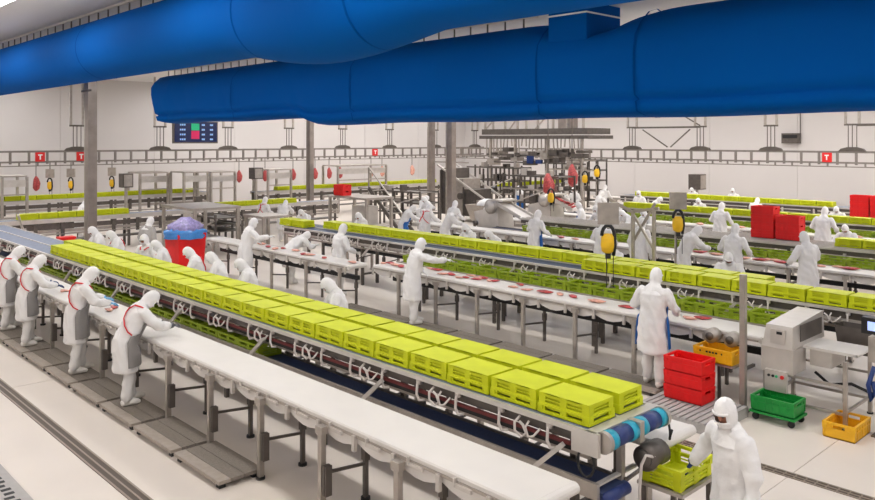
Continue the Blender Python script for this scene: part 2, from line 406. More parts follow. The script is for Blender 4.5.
# ================================================================== CRATES
def crate_mesh(L, Wd, Hc, m, name='crate', slots=True, liner=False):
    mb = MB(); a, b = L / 2, Wd / 2; t = .012
    if liner:
        for s in (-1, 1):
            y0, y1 = sorted((s * (b - .034), s * (b - .042))); x0, x1 = sorted((s * (a - .034), s * (a - .042)))
            mb.box(-a + .03, a - .03, y0, y1, .01, Hc - .04); mb.box(x0, x1, -b + .03, b - .03, .01, Hc - .04)
    mb.box(-a + .012, a - .012, -b + .012, b - .012, 0, .012)
    zs = ((0, .036), (.056, .068), (.088, .112)) if slots else ((0, Hc * .55),)
    zr = Hc - .03
    for s in (-1, 1):
        y0, y1 = sorted((s * (b - .012), s * (b - .012 - t))); x0, x1 = sorted((s * (a - .012), s * (a - .012 - t)))
        for z0, z1 in zs:
            mb.box(-a + .012, a - .012, y0, y1, z0, z1); mb.box(x0, x1, -b + .012, b - .012, z0, z1)
        for px in ((-a + .05), 0, a - .05) if slots else (): mb.box(px - .038, px + .038, y0 - .002, y1 + .002, 0, zr)
        for py in (-b + .05, b - .05) if slots else (): mb.box(x0 - .002, x1 + .002, py - .038, py + .038, 0, zr)
        if not slots:
            mb.box(-a + .012, a - .012, y0, y1, Hc * .55, zr); mb.box(x0, x1, -b + .012, -b * .35, Hc * .55, zr); mb.box(x0, x1, b * .35, b - .012, Hc * .55, zr)
            for px in [(-a + .012) + (L - .024) * i / 6 for i in range(7)]: mb.box(px - .008, px + .008, y0 - .006, y1 + .006, .02, zr)
    return mb.mesh(name, m)
def rim_mesh(L, Wd, Hc, m):
    mb = MB(); a, b = L / 2, Wd / 2
    for z0, z1, o in ((Hc - .03, Hc, 0), (Hc * .56, Hc * .64, .002)):
        for s in (-1, 1):
            y0, y1 = sorted((s * (b - o), s * (b - .03))); x0, x1 = sorted((s * (a - o), s * (a - .03)))
            mb.box(-a + o, a - o, y0, y1, z0, z1); mb.box(x0, x1, -b + .03, b - .03, z0, z1)
    for sx in (-1, 1):
        for sy in (-1, 1):
            x0, x1 = sorted((sx * (a - .001), sx * (a - .06))); y0, y1 = sorted((sy * (b - .001), sy * (b - .06)))
            mb.box(x0, x1, y0, y1, Hc * .64, Hc - .03)
    return mb.mesh('rim', m)
CL, CW, CH = .612, .42, .195
ME = {}
for m in ('crate_lime', 'crate_lime_shaded', 'crate_red', 'crate_yellow', 'cart_green'):
    sl = m in ('crate_lime', 'crate_lime_shaded'); h = CH if sl else .21
    ME[m] = (crate_mesh(CL, CW, h, m, slots=sl, liner=m == 'crate_lime'), rim_mesh(CL, CW, h, m), h)
def crate(x, y, z, m, label, group=None, flip=False, rz=0.0, name='crate'):
    me, rm, h = ME[m]
    o = inst(me, name, None, (x, y, z + (h if flip else 0)), (math.pi if flip else 0, 0, rz)); tag(o, label, 'crate', group)
    inst(rm, 'rim', o); return o
def row(x0, x1, y, z, m, label, group, flip=True, pitch=.635, axis='x', jitter=.006):
    n = int(round((x1 - x0) / pitch))
    for i in range(n):
        q = x0 + (i + .5) * pitch; j = random.uniform(-jitter, jitter)
        if axis == 'x': crate(q, y + j, z, m, label, group, flip)
        else: crate(y + j, q, z, m, label, group, flip, math.pi / 2)
# ================================================================== BELT TABLES
def leg_meshes(z, det):
    a = MB().box(-.032, .032, -.032, .032, .03, z - .1)
    a.box(-.06, .06, -.045, .035, z - .17, z - .09)
    if not det: a.box(-.05, .05, -.05, .05, 0, .03)
    f = MB().cyl((0, 0, 0), (0, 0, .03), .055, 10)
    return a.mesh('leg', 'steel'), f.mesh('foot', 'rubber')
LEGC = {}
def belt_table(label, x0, x1, yn, yf, z=1.05, leg_x=(), side=-1, det=2, name='belt_table', sag=True, nose=True, tray=True):
    t = thing(name, label, 'conveyor', ((x0 + x1) / 2, (yn + yf) / 2, 0)); o = t.location; P = dict(loc=(0, 0, 0))
    xe = x1 - .06 if nose else x1
    mb = MB(o).prism_x([(yn, z - .055), (yn, z - .02), (yn + .012, z - .004), (yn + .03, z), (yf - .03, z), (yf - .012, z - .004), (yf, z - .02), (yf, z - .055)], x0, xe)
    if nose:
        mb.sweep([(xe, yn + .01, z - .055), (xe, yf - .01, z - .055)], [(.06, .055)] * 2, 14, ax=(1, 0, 0))
    mb.build('belt', 'belt_white', t, **P)
    for yy, nm in ((yn, 'side_rail'), (yf, 'side_rail')):
        s = -1 if yy == yn else 1; a, b = sorted((yy + s * .008, yy - s * .03))
        MB(o).box(x0, x1 - .1, a, b, z - .085, z - .057).build(nm, 'steel', t, **P)
    sy = (yn if side < 0 else yf); sg = -1 if side < 0 else 1
    if sag:
        m2 = MB(o); ns = max(1, int((x1 - x0) / .6225)); K = 5
        pr = []
        for i in range(ns):
            for k in range(K + 1):
                xx = x0 + .02 + (i + k / K) * .6225
                if xx < x1 - .05: pr.append((xx, z - .155 - .075 * math.sin(math.pi * k / K)))
        ya, yb = sorted((sy - sg * .035, sy - sg * .06))
        for (xa_, za_), (xb_, zb_) in zip(pr, pr[1:]):
            if xb_ - xa_ < 1e-4: continue
            m2.add([(xa_, ya, z - .1), (xb_, ya, z - .1), (xb_, ya, zb_), (xa_, ya, za_), (xa_, yb, z - .1), (xb_, yb, z - .1), (xb_, yb, zb_), (xa_, yb, za_)],
                   [(0, 1, 2, 3), (4, 7, 6, 5), (0, 4, 5, 1), (3, 2, 6, 7)])
        m2.build('return_belt', 'belt_white', t, **P)
        bm_ = MB().box(-.022, .022, -.02, .02, -.22, -.06).mesh('bracket', 'steel_light')
        for i in range(ns + 1): inst(bm_, 'bracket', t, (x0 + .02 + i * .6225 - o.x, sy + sg * .012 - o.y, z))
        if det > 1:
            cm = MB().box(-.11, .11, -.012, .012, -.11, -.075).box(-.1, -.085, -.02, .02, -.1, -.03).mesh('clip', 'steel_light')
            for i in range(ns): inst(cm, 'clip', t, (x0 + .33 + i * .6225 - o.x, sy + sg * .02 - o.y, z))
    key = (round(z, 2), det > 1)
    if key not in LEGC: LEGC[key] = leg_meshes(z, det > 1)
    lm, fm = LEGC[key]
    rl = MB().box(-.024, .024, -.024, .024, .03, z - .12).box(-.035, .035, -.035, .035, z * .42, z * .55).mesh('leg', 'steel_dark')
    ly = sy + sg * .045; ry = (yf if side < 0 else yn) + sg * .12
    cb = MB().bar((0, 0, .46), (0, ry - ly, .40), .03).mesh('cross_bar', 'steel_dark')
    sp = MB().box(.05, .085, -.03, .05, .24, .56).box(.1, .115, -.03, .05, .24, .56).mesh('slotted_plate', 'steel_dark')
    for x in leg_x:
        l = inst(lm, 'leg', t, (x - o.x, ly - o.y, 0)); 
        r = inst(rl, 'leg', t, (x - o.x + .02, ry - o.y, 0))
        if det > 1: inst(fm, 'foot', l); inst(fm, 'foot', r)
        inst(cb, 'cross_bar', t, (x - o.x + .02, ly - o.y, 0))
        if det > 1: inst(sp, 'slotted_plate', t, (x - o.x, ly - o.y, 0))
    if det == 1 and tray: MB(o).box(x0 + .1, x1 - .2, ry - .05, ry + .05, z - .42, z - .32).build('cable_tray', 'rubber', t, **P)
    return t
def crate_conveyor(label, x0, x1, yn, yf, z=1.355, legs=(), leg_in=.28, guards=('guard_red', 'rubber'), det=2, deck='belt_slate', end=False, struts=(), name='crate_conveyor', lanes=2, flat_rails=0):
    t = thing(name, label, 'conveyor', ((x0 + x1) / 2, (yn + yf) / 2, 0)); o = t.location; P = dict(loc=(0, 0, 0))
    w = (yf - yn) / lanes
    for i in range(lanes):
        MB(o).box(x0, x1 - .02, yn + i * w + .03, yn + (i + 1) * w - .03, z - .02, z).build('lane_belt', deck, t, **P)
    for i in range(lanes + 1):
        yy = yn + i * w; MB(o).box(x0, x1, yy - .02, yy + .02, z - .035, z + .012).build('lane_rail', 'steel_light', t, **P)
    for yy in (yn + .06, yf - .1):
        MB(o).box(x0, x1 - .1, yy, yy + .04, z - .15, z - .036).build('side_frame', 'steel_dark', t, **P)
    if det > 1:
        MB(o).box(x0, x1 - .3, yn + .02, yn + .05, z - .19, z - .155).build('chain_guard', guards[0], t, **P)
        MB(o).box(x0, x1 - .3, yn + .03, yn + .06, z - .235, z - .195).build('chain', guards[1], t, **P)
        hm = MB().sweep([(0, -.02, -.06), (-.03, -.07, -.12), (-.02, -.08, -.2), (.06, -.07, -.24), (.1, -.05, -.2), (.06, -.05, -.13), (.02, -.06, -.1)], .014, 6).sweep(
            [(.12, -.03, -.08), (.1, -.06, -.14), (.14, -.07, -.22), (.2, -.06, -.2), (.26, -.03, -.12)], .012, 6).mesh('hose_loop', 'hose_white', True)
        jm = MB().sweep([(0, 0, -.05), (0, -.03, -.09), (.0, -.04, -.2), (.03, -.03, -.26), (.09, .0, -.25)], .016, 6).box(-.03, .03, -.02, .02, -.09, -.03).mesh('hook_bracket', 'hose_white', True)
        n = int((x1 - x0 - .4) / .62)
        for i in range(n):
            q = x0 + .3 + i * .62
            if i % 2: inst(hm, 'hose_loop', t, (q - o.x, yn + .03 - o.y, z))
            inst(jm, 'hook_bracket', t, (q + .36 - o.x, yn + .02 - o.y, z))
    else:
        jm = MB().box(-.03, .03, -.03, .03, -.3, -.1).box(-.03, .12, -.03, .03, -.33, -.29).mesh('hook_bracket', 'hose_white')
        MB(o).box(x0, x1, yn + .1, yn + .16, z - .27, z - .2).build('under_rail', 'steel_dark', t, **P)
        n = int((x1 - x0 - .4) / 1.24)
        for i in range(n): inst(jm, 'hook_bracket', t, (x0 + .3 + i * 1.24 - o.x, yn + .02 - o.y, z))
    for k in range(flat_rails):
        yy = yn + (k + .5) * (yf - yn) / flat_rails
        MB(o).box(x0, x1, yy - .02, yy + .02, z, z + .03).build('guide_rail', 'steel_light', t, **P)
    for yy in (yn + .2, yf - .2):
        MB(o).box(x0, x1 - .2, yy - .02, yy + .02, z - .34, z - .30).build('lower_rail', 'steel', t, **P)
    lm = MB().box(-.035, .035, -.035, .035, 0, z - .15).mesh('leg', 'steel_dark')
    for x in legs:
        for yy in (yn + leg_in, yf - .25): inst(lm, 'leg', t, (x - o.x, yy - o.y, 0))
        MB(o).box(x - .03, x + .03, yn + leg_in, yf - .25, .28, .33).build('cross_bar', 'steel_dark', t, **P)
    sm = MB().bar((-.2, -.06, .9), (.08, .0, z - .16), .045).mesh('strut', 'steel_light')
    for x in struts: inst(sm, 'strut', t, (x - o.x, yn - .06 - o.y, 0))
    return t
def lower_conveyor(label, x0, x1, yn, yf, z=.8, legs=(), end=False):
    hr = .085 if z < .9 else .02
    t = thing('lower_conveyor', label, 'conveyor', ((x0 + x1) / 2, (yn + yf) / 2, 0)); o = t.location; P = dict(loc=(0, 0, 0))
    MB(o).box(x0, x1, yn + .03, yf, z - .03, z).build('belt', 'belt_blue', t, **P)
    MB(o).box(x0, x1 - .02, yn - .02, yn + .02, z - .06, z + hr).build('side_rail', 'steel', t, **P)
    MB(o).box(x0, x1 - .02, yf + .005, yf + .035, z - .06, z + .02).build('side_rail', 'steel_dark', t, **P)
    if end:
        MB(o).cyl((x1, yn + .04, z - .06), (x1, yf, z - .06), .06, 16).build('end_roller', 'roller_blue', t, True, (0, 0, 0))
        MB(o).bar((x1 - .06, yn, z + .06), (x1 - .06, yf + .25, z + .06), .05, .02).build('end_bar', 'steel_light', t, **P)
    lm = MB().box(-.03, .03, -.03, .03, 0, z - .05).mesh('leg', 'steel_dark')
    for x in legs:
        for yy in (yn + .06, yf - .06): inst(lm, 'leg', t, (x - o.x, yy - o.y, 0))
    return t
def frange(a, b, s):
    r = []
    while a <= b + 1e-6: r.append(a); a += s
    return r
# ---------------- line 1 (the nearest)
belt_table('long white belt table along the grated platforms, worked by people in grey aprons', -25.0, -3.98, 4.84, 5.49, leg_x=[-4.33] + [-5.58 - 1.245 * i for i in range(15)], det=2)
belt_table('white belt table on the far side of the conveyor ending in blue rollers', -23.0, -3.95, 6.78, 7.46, leg_x=frange(-22, -4.2, 1.245), side=1, det=1, tray=False)
lower_conveyor('low blue belt between the white belt table and the twin lane crate conveyor', -25, -4.05, 5.88, 6.30, legs=frange(-24, -4.5, 2.6), end=True)
c1 = crate_conveyor('twin lane conveyor full of upturned lime crates, ending in blue rollers', -27, -4.1, 5.88, 6.93, z=1.33, leg_in=.5, legs=frange(-25.5, -4.4, 2.6), struts=[-4.5 - 2.64 * i for i in range(8)])
o = c1.location
for a, b in ((5.96, 6.38), (6.46, 6.88)):
    rl = MB(o).cyl((-4.04, a + .09, 1.26), (-4.04, b - .09, 1.26), .085, 18).build('end_roller', 'roller_blue', c1, True, (0, 0, 0))
    for q in (a, b - .09): MB(o).cyl((-4.04, q, 1.26), (-4.04, q + .09, 1.26), .092, 18).build('sprocket', 'cyan_plastic', rl, True, (0, 0, 0))
MB(o).box(-4.1, -3.95, 6.385, 6.455, 1.16, 1.35).build('roller_bearing', 'steel', c1, loc=(0, 0, 0))
for q in (5.90, 6.885): MB(o).cyl((-4.04, q, 1.26), (-4.04, q + .05, 1.26), .1, 16).build('roller_bearing', 'steel', c1, loc=(0, 0, 0))
MB(o).box(-4.2, -4.09, 5.86, 6.95, 1.318, 1.345).box(-4.35, -4.05, 5.85, 5.885, 1.13, 1.345).build('end_plate', 'steel_light', c1, loc=(0, 0, 0))
MB(o).sweep([(-4.2 + .09 * math.cos(g), 5.87, 1.05 + .13 * math.sin(g)) for g in [math.pi * 2 * i / 14 for i in range(15)]], .013, 6).build('cable_loop', 'rubber', c1, True, (0, 0, 0))
MB(o).sweep([(-4.02 + .02 * i, 6.9 + .1 * math.cos(g), 1.2 - .13 * math.sin(g)) for i, g in enumerate([math.pi * i / 8 for i in range(9)])], .013, 6).build('cable_loop', 'rubber', c1, True, (0, 0, 0))
MB(o).box(-4.14, -4.08, 6.27, 6.33, .0, 1.2).build('leg', 'steel', c1, loc=(0, 0, 0))
mt = thing('drive_motor', 'dark grey drum motor and cables below the blue rollers', 'motor', (-3.97, 6.6, 0))
MB().cyl((0, -.12, .98), (0, .16, .98), .12, 18).cyl((0, -.15, .98), (0, -.12, .98), .085, 14).build('drum', 'steel_dark', mt, True)
MB().box(-.1, -.02, -.02, .06, 0, .9).box(-.1, .06, -.06, .1, .86, .9).build('stand', 'steel', mt)
MB().sweep([(-.02, -.16, .3), (.0, -.2, .7), (.02, -.2, .95), (.05, -.17, 1.04), (.1, -.1, 1.02)], .016, 6).build('cable', 'hose_white', mt, True)
row(-19.45, -4.21, 6.165, 1.342, 'crate_lime', 'upturned lime crate in the grey-aproned workers\' side lane of the blue-roller conveyor', 'crate lane on the grey-aproned side')
row(-20.085, -4.21, 6.66, 1.342, 'crate_lime', 'upturned lime crate in the blue-roller conveyor lane away from the grey-aproned workers', 'crate lane away from the grey-aproned side')
row(-22.4, -10.0, 6.11, .8, 'crate_lime_shaded', 'open shade-tinted lime crate on the low belt behind the grey-aproned workers', 'open crates on the first low belt', flip=False, pitch=.62)
# standing platforms
pl_a = MB().box(-.578, .578, 0, .15, .06, .1).mesh('edge_strip', 'mat_edge')
pl_b = MB().box(-.578, .578, .156, .33, .06, .1).mesh('tread_panel', 'mat_panel')
pl_c = MB().box(-.578, .578, .338, .57, .06, .1).mesh('tread_panel', 'mat_panel')
pl_d = MB()
for qx in (-.5, .5):
    for qy in (.07, .5): pl_d.box(qx - .04, qx + .04, qy - .04, qy + .04, 0, .06)
pl_d = pl_d.mesh('platform_foot', 'rubber')
def platforms(xs, y, label, group, rz=0):
    for x in xs:
        t = thing('standing_platform', label, 'platform', (x, y, 0), rz, group)
        inst(pl_a, 'edge_strip', t); inst(pl_b, 'tread_panel', t); inst(pl_c, 'tread_panel', t); inst(pl_d, 'platform_foot', t)
platforms([-8.6925 - 1.245 * i for i in range(12)], 4.28, 'grey diamond-tread standing platform beside the legs of the long white table', 'platforms beside the first table')
platforms([-6.95 - 1.22 * i for i in range(7)], 10.72, 'grey tread platform in front of the table with meat, beside the red crates', 'platforms beside the second table')
platforms([-4.6 - 1.25 * i for i in range(13)], 17.78, 'tread platform in front of the third table, below the red stacks', 'platforms beside the third table')
platforms([-7.0 - 1.3 * i for i in range(6)], 24.25, 'tread platform in front of the last but one crate row', 'platforms beside the fourth table')
# ---------------- line 2
t2 = belt_table('white belt table with pink meat cuts, behind the farther lime crates', -14.3, -5.0, 11.5, 12.2, leg_x=[-7.21 - 1.22 * i for i in range(6)] + [-5.9], det=1)
belt_table('white belt feeding table crossing in front of the workers at the steel post', -21.5, -14.5, 10.95, 11.5, leg_x=[-14.8, -16.2, -17.8, -19.4, -21], det=1, z=1.08)
belt_table('white belt table on the far side of the middle crate conveyor', -20.5, -3.0, 14.35, 15.0, leg_x=frange(-20, -3.4, 1.25), side=1, det=1)
lower_conveyor('low belt of open crates behind the table with meat cuts', -14.6, -5.04, 12.5, 12.92, z=.98, legs=frange(-14, -5, 2.6))
crate_conveyor('middle crate conveyor with lime crates passing above the metal detector', -20.5, 1.0, 12.95, 14.0, legs=frange(-19.5, -1, 2.6), struts=[-6.2 - 2.5 * i for i in range(5)], det=2, deck='belt_blue', guards=('steel_light', 'steel'))
row(-9.45, 0.0, 13.24, 1.367, 'crate_lime', 'upturned lime crate in the lane directly above the metal detector', 'near lane of the middle conveyor')
row(-19.2, -5.7, 13.74, 1.367, 'crate_lime', 'upturned lime crate in the middle conveyor lane away from the meat table', 'far lane of the middle conveyor')
row(-14.4, -5.2, 12.73, .98, 'crate_lime_shaded', 'open shade-tinted lime crate on the low belt behind the meat cuts', 'open crates on the middle low belt', flip=False, pitch=.62)
crate(-19.9, 13.3, 1.367, 'crate_lime', 'single lime crate on rollers beside the worker with outstretched arm', flip=True)
crate(-20.6, 13.3, 1.367, 'crate_lime', 'second lime crate on rollers beyond the worker with outstretched arm', flip=True)
# ---------------- line 3
belt_table('white belt table with a worker in arm guards, second aisle from the bare wall', -20.5, -2.0, 18.55, 19.2, leg_x=frange(-20, -2.4, 1.25), det=1)
belt_table('white belt table behind the empty steel conveyor holding red crates', -20.0, -2.0, 21.9, 22.5, leg_x=frange(-19.5, -2.4, 1.6), side=1, det=0)
lower_conveyor('low belt of open crates under the empty steel conveyor', -18, -2.5, 19.5, 19.92, z=1.0, legs=frange(-17, -3, 2.6))
crate_conveyor('mostly empty steel roller conveyor with red crates standing on it', -17.0, -1.5, 20.0, 21.2, legs=frange(-16, -2, 2.6), det=1, deck='steel', flat_rails=5, struts=[-7.4, -10.0, -12.6])
row(-16.5, -3, 19.73, 1.0, 'crate_lime_shaded', 'open shade-tinted lime crate on the low belt under the steel roller conveyor', 'open crates under the steel conveyor', flip=False, pitch=.62)
row(-7.1, -4.5, 20.45, 1.385, 'crate_lime', 'lime crate at the end of the mostly empty steel conveyor', 'lime crates on the steel conveyor')
for i in range(4): crate(-9.02, 20.75, 1.385 + i * .21, 'crate_red', 'red crate in the taller stack on the steel roller conveyor', 'tall red stack on the steel conveyor')
for i in range(3): crate(-8.36, 20.75, 1.385 + i * .21, 'crate_red', 'red crate in the shorter stack on the steel roller conveyor', 'short red stack on the steel conveyor')
# ---------------- line 4, 5
belt_table('white belt table nearer the bare wall with a long crate row above it', -20, -3, 25.0, 25.6, leg_x=frange(-19, -3.4, 1.6), det=0)
belt_table('white belt table between the two farthest lime crate rows', -20, -3, 27.9, 28.5, leg_x=frange(-19, -3.4, 1.6), side=1, det=0)
lower_conveyor('low belt of open crates under the last but one crate row', -20, -3, 25.72, 26.14, z=1.0, legs=frange(-19, -3, 2.6))
crate_conveyor('crate conveyor with the last but one lime row before the bare wall', -18, -3.0, 26.15, 27.2, legs=frange(-17, -3, 2.6), det=1)
row(-17, -4, 26.42, 1.367, 'crate_lime', 'upturned lime crate in the last but one row before the bare wall', 'last but one crate row')
row(-17, -4, 25.94, 1.0, 'crate_lime_shaded', 'open shade-tinted lime crate on the low belt under the last but one row', 'open crates under the last but one row', flip=False, pitch=.7)
crate_conveyor('farthest crate conveyor in front of the bare wall', -21, -10.5, 32.1, 33.1, legs=frange(-20, -11, 2.6), det=1)
belt_table('white belt table under the farthest crate row by the bare wall', -22, -9, 31.0, 31.6, leg_x=frange(-21, -9.4, 1.6), det=0)
belt_table('pale belt table against the bare wall behind the farthest crates', -24, -9, 34.2, 34.8, leg_x=frange(-23, -9.4, 1.6), side=1, det=0)
row(-20.2, -11.6, 32.35, 1.367, 'crate_lime', 'upturned lime crate in the farthest row in front of the bare wall', 'farthest crate row')
for i in range(4):
    for j in range(2): crate(-9.58 + j * .66, 29.9, 1.2 + i * .21, 'crate_red', 'red crate in the double stack beside the far bare wall', 'red stack by the bare wall')
t = thing('steel_bench', 'low steel bench carrying the red crates near the bare wall', 'bench', (-9.25, 29.9, 0))
MB().box(-.8, .8, -.35, .35, 1.15, 1.195).build('top', 'steel', t)
for sx in (-.72, .72):
    for sy in (-.28, .28): MB().box(sx - .03, sx + .03, sy - .03, sy + .03, 0, 1.15).build('leg', 'steel_dark', t)
# ---------------- cross rows along the left wall
def cross_conveyor(label, x, ya, yb, z=1.355):
    t = thing('crate_conveyor', label, 'conveyor', (x, (ya + yb) / 2, 0)); h = (yb - ya) / 2
    MB().box(-.28, .28, -h, h, z - .04, z).build('lane_belt', 'belt_slate', t)
    MB().box(.28, .33, -h, h, z - .14, z + .012).build('lane_rail', 'steel_light', t); MB().box(-.33, -.28, -h, h, z - .14, z + .012).build('lane_rail', 'steel_light', t)
    MB().box(.2, .26, -h, h, z - .5, z - .4).build('lower_rail', 'steel', t)
    MB().box(.22, .25, -h, h, z - .36, z - .2).build('guard', 'steel_dark', t)
    MB().box(-.2, .3, -h, h, .38, .42).build('lower_deck', 'steel_dark', t); MB().box(.27, .31, -h, h, .62, .68).build('lower_rail', 'steel', t)
    bm_ = MB().box(.26, .31, -.06, .06, z - .62, z - .14).mesh('bracket', 'steel_dark')
    for i in range(int((yb - ya) / .9)): inst(bm_, 'bracket', t, (0, -h + .4 + i * .9, 0))
    lm = MB().box(-.04, .04, -.04, .04, 0, z - .04).mesh('leg', 'steel_dark'); n = int((yb - ya) / 2.2)
    for i in range(n + 1):
        for s in (-.24, .2): inst(lm, 'leg', t, (s, -h + .1 + i * (2 * h - .2) / n, 0))
cross_conveyor('cross conveyor of lime crates along the wall under the red signs', -37.0, 4.5, 19.0)
cross_conveyor('cross conveyor of lime crates past the slim column and wide gate', -35.2, 20.5, 33.5)
row(5.0, 18.3, -37.0, 1.367, 'crate_lime', 'upturned lime crate on the wall-side cross conveyor, before its gap', 'first run of the wall-side cross row', axis='y')
row(21.8, 33.2, -35.2, 1.367, 'crate_lime', 'upturned lime crate on the wall-side cross conveyor past the slim column', 'second run of the wall-side cross row', axis='y')
cross_conveyor('inner cross conveyor of lime crates beyond the blue belts', -29.6, 4.5, 21.5, 1.2)
row(8.0, 12.0, -29.6, 1.212, 'crate_lime', 'upturned lime crate on the inner cross conveyor beyond the blue belts', 'inner cross row', axis='y')
row(15.5, 19.5, -29.6, 1.212, 'crate_lime', 'lime crate on the inner cross conveyor behind the steel frames', 'inner cross row, second run', axis='y')
cross_conveyor('short cross conveyor among the stepped grey machinery', -30.0, 33.0, 40.0, 1.3)
row(33.4, 39.4, -30.0, 1.312, 'crate_lime', 'lime crate on the short cross conveyor among the grey machinery', 'crates among the machinery', axis='y')
# ================================================================== PEOPLE
def rotx(p, ang, piv):
    c, s = math.cos(ang), math.sin(ang); y, z = p.y - piv.y, p.z - piv.z
    return Vector((p.x, piv.y + y * c + z * s, piv.z - y * s + z * c))      # positive = lean forward (+y)
class Pose:
    def __init__(s, lean=20, head=25, hand_l=(-.2, .5, 1.12), hand_r=(.2, .5, 1.12), stance=.07, turn=0, knee=0):
        s.lean = R(lean); s.hd = R(head); s.hl = Vector(hand_l); s.hr = Vector(hand_r); s.st = stance; s.turn = R(turn)
        s.hip = Vector((0, -.10 * math.sin(s.lean), .93))
        P = lambda x, y, z: rotx(Vector((x, s.hip.y + y, z)), s.lean, s.hip)
        s.P = P
        s.chain = [Vector((0, s.hip.y * .6, .5)), Vector((0, s.hip.y * .8, .76)), s.hip.copy(), P(0, 0, 1.08), P(0, 0, 1.22), P(0, 0, 1.36), P(0, -.005, 1.44), P(0, 0, 1.49)]
        s.crad = [(.232, .178), (.222, .168), (.208, .155), (.188, .138), (.198, .142), (.196, .13), (.15, .1), (.075, .075)]
        s.neck = P(0, .005, 1.50)
        tot = s.lean + s.hd
        s.up = Vector((0, math.sin(tot), math.cos(tot))); s.fwd = Vector((0, math.cos(tot), -math.sin(tot)))
        rz = Matrix.Rotation(s.turn, 3, 'Z'); s.up = rz @ s.up if abs(s.turn) > 0 else s.up; s.fwd = rz @ s.fwd
        s.rgt = s.fwd.cross(s.up)
        s.head = s.neck + s.up * .13 + s.fwd * .02
        s.sh = [P(-.185, 0, 1.40), P(.185, 0, 1.40)]
        s.arm = [s.ik(s.sh[0], s.hl, -1), s.ik(s.sh[1], s.hr, 1)]
        s.feet = [Vector((-.125, .02 + stance, 0)), Vector((.125, .02 - stance, 0))]
    def ik(s, a, h, sg):
        L1, L2 = .29, .27; d = h - a; D = d.length
        if D > .55: h = a + d * (.55 / D); d = h - a; D = .55
        k = (L1 * L1 - L2 * L2 + D * D) / (2 * D); e = math.sqrt(max(0, L1 * L1 - k * k)); n = d.normalized()
        pole = Vector((sg * .75, -.35, -.7)); pole = (pole - n * pole.dot(n)).normalized()
        return [a, a + n * k + pole * e, h]
    def surf(s, t, ang, off=.0):
        """point on the coat: t along the chain (index units), ang 0 = right, 90 = front"""
        i = min(int(t), len(s.chain) - 2); f = t - i
        c = s.chain[i].lerp(s.chain[i + 1], f); rx = s.crad[i][0] * (1 - f) + s.crad[i + 1][0] * f; ry = s.crad[i][1] * (1 - f) + s.crad[i + 1][1] * f
        tg = (s.chain[i + 1] - s.chain[i]).normalized(); ax = Vector((1, 0, 0)); b = tg.cross(ax)
        if b.y < 0: b = -b
        return c + ax * (math.cos(ang) * (rx + off)) + b * (math.sin(ang) * (ry + off))
def hand(mb, w, d, curl=.5, thumb=1, up=Vector((0, 0, 1))):
    d = d.normalized(); sd = d.cross(up).normalized(); nn = sd.cross(d).normalized()   # nn: back of the hand
    mb.sweep([w - d * .03, w, w + d * .05, w + d * .095], [(.028, .024), (.036, .022), (.043, .017), (.041, .014)], 8, ax=sd)
    for k, (off, ln) in enumerate(((-.030, .066), (-.010, .078), (.011, .072), (.030, .055))):
        b = w + d * .085 + sd * off * thumb; a1 = curl * .7; a2 = curl * 1.6
        p1 = b + (d * math.cos(a1) - nn * math.sin(a1)) * ln * .5; p2 = p1 + (d * math.cos(a2) - nn * math.sin(a2)) * ln * .5
        mb.sweep([b - d * .02, b, p1, p2], [.0095, .0095, .009, .007], 6)
    b = w + d * .02 - sd * .03 * thumb; p1 = b + (d * .6 - sd * .7 * thumb - nn * .3).normalized() * .04; p2 = p1 + (d * .85 - sd * .2 * thumb - nn * .4).normalized() * .035
    mb.sweep([b + sd * .02 * thumb, b, p1, p2], [.012, .012, .010, .008], 6)
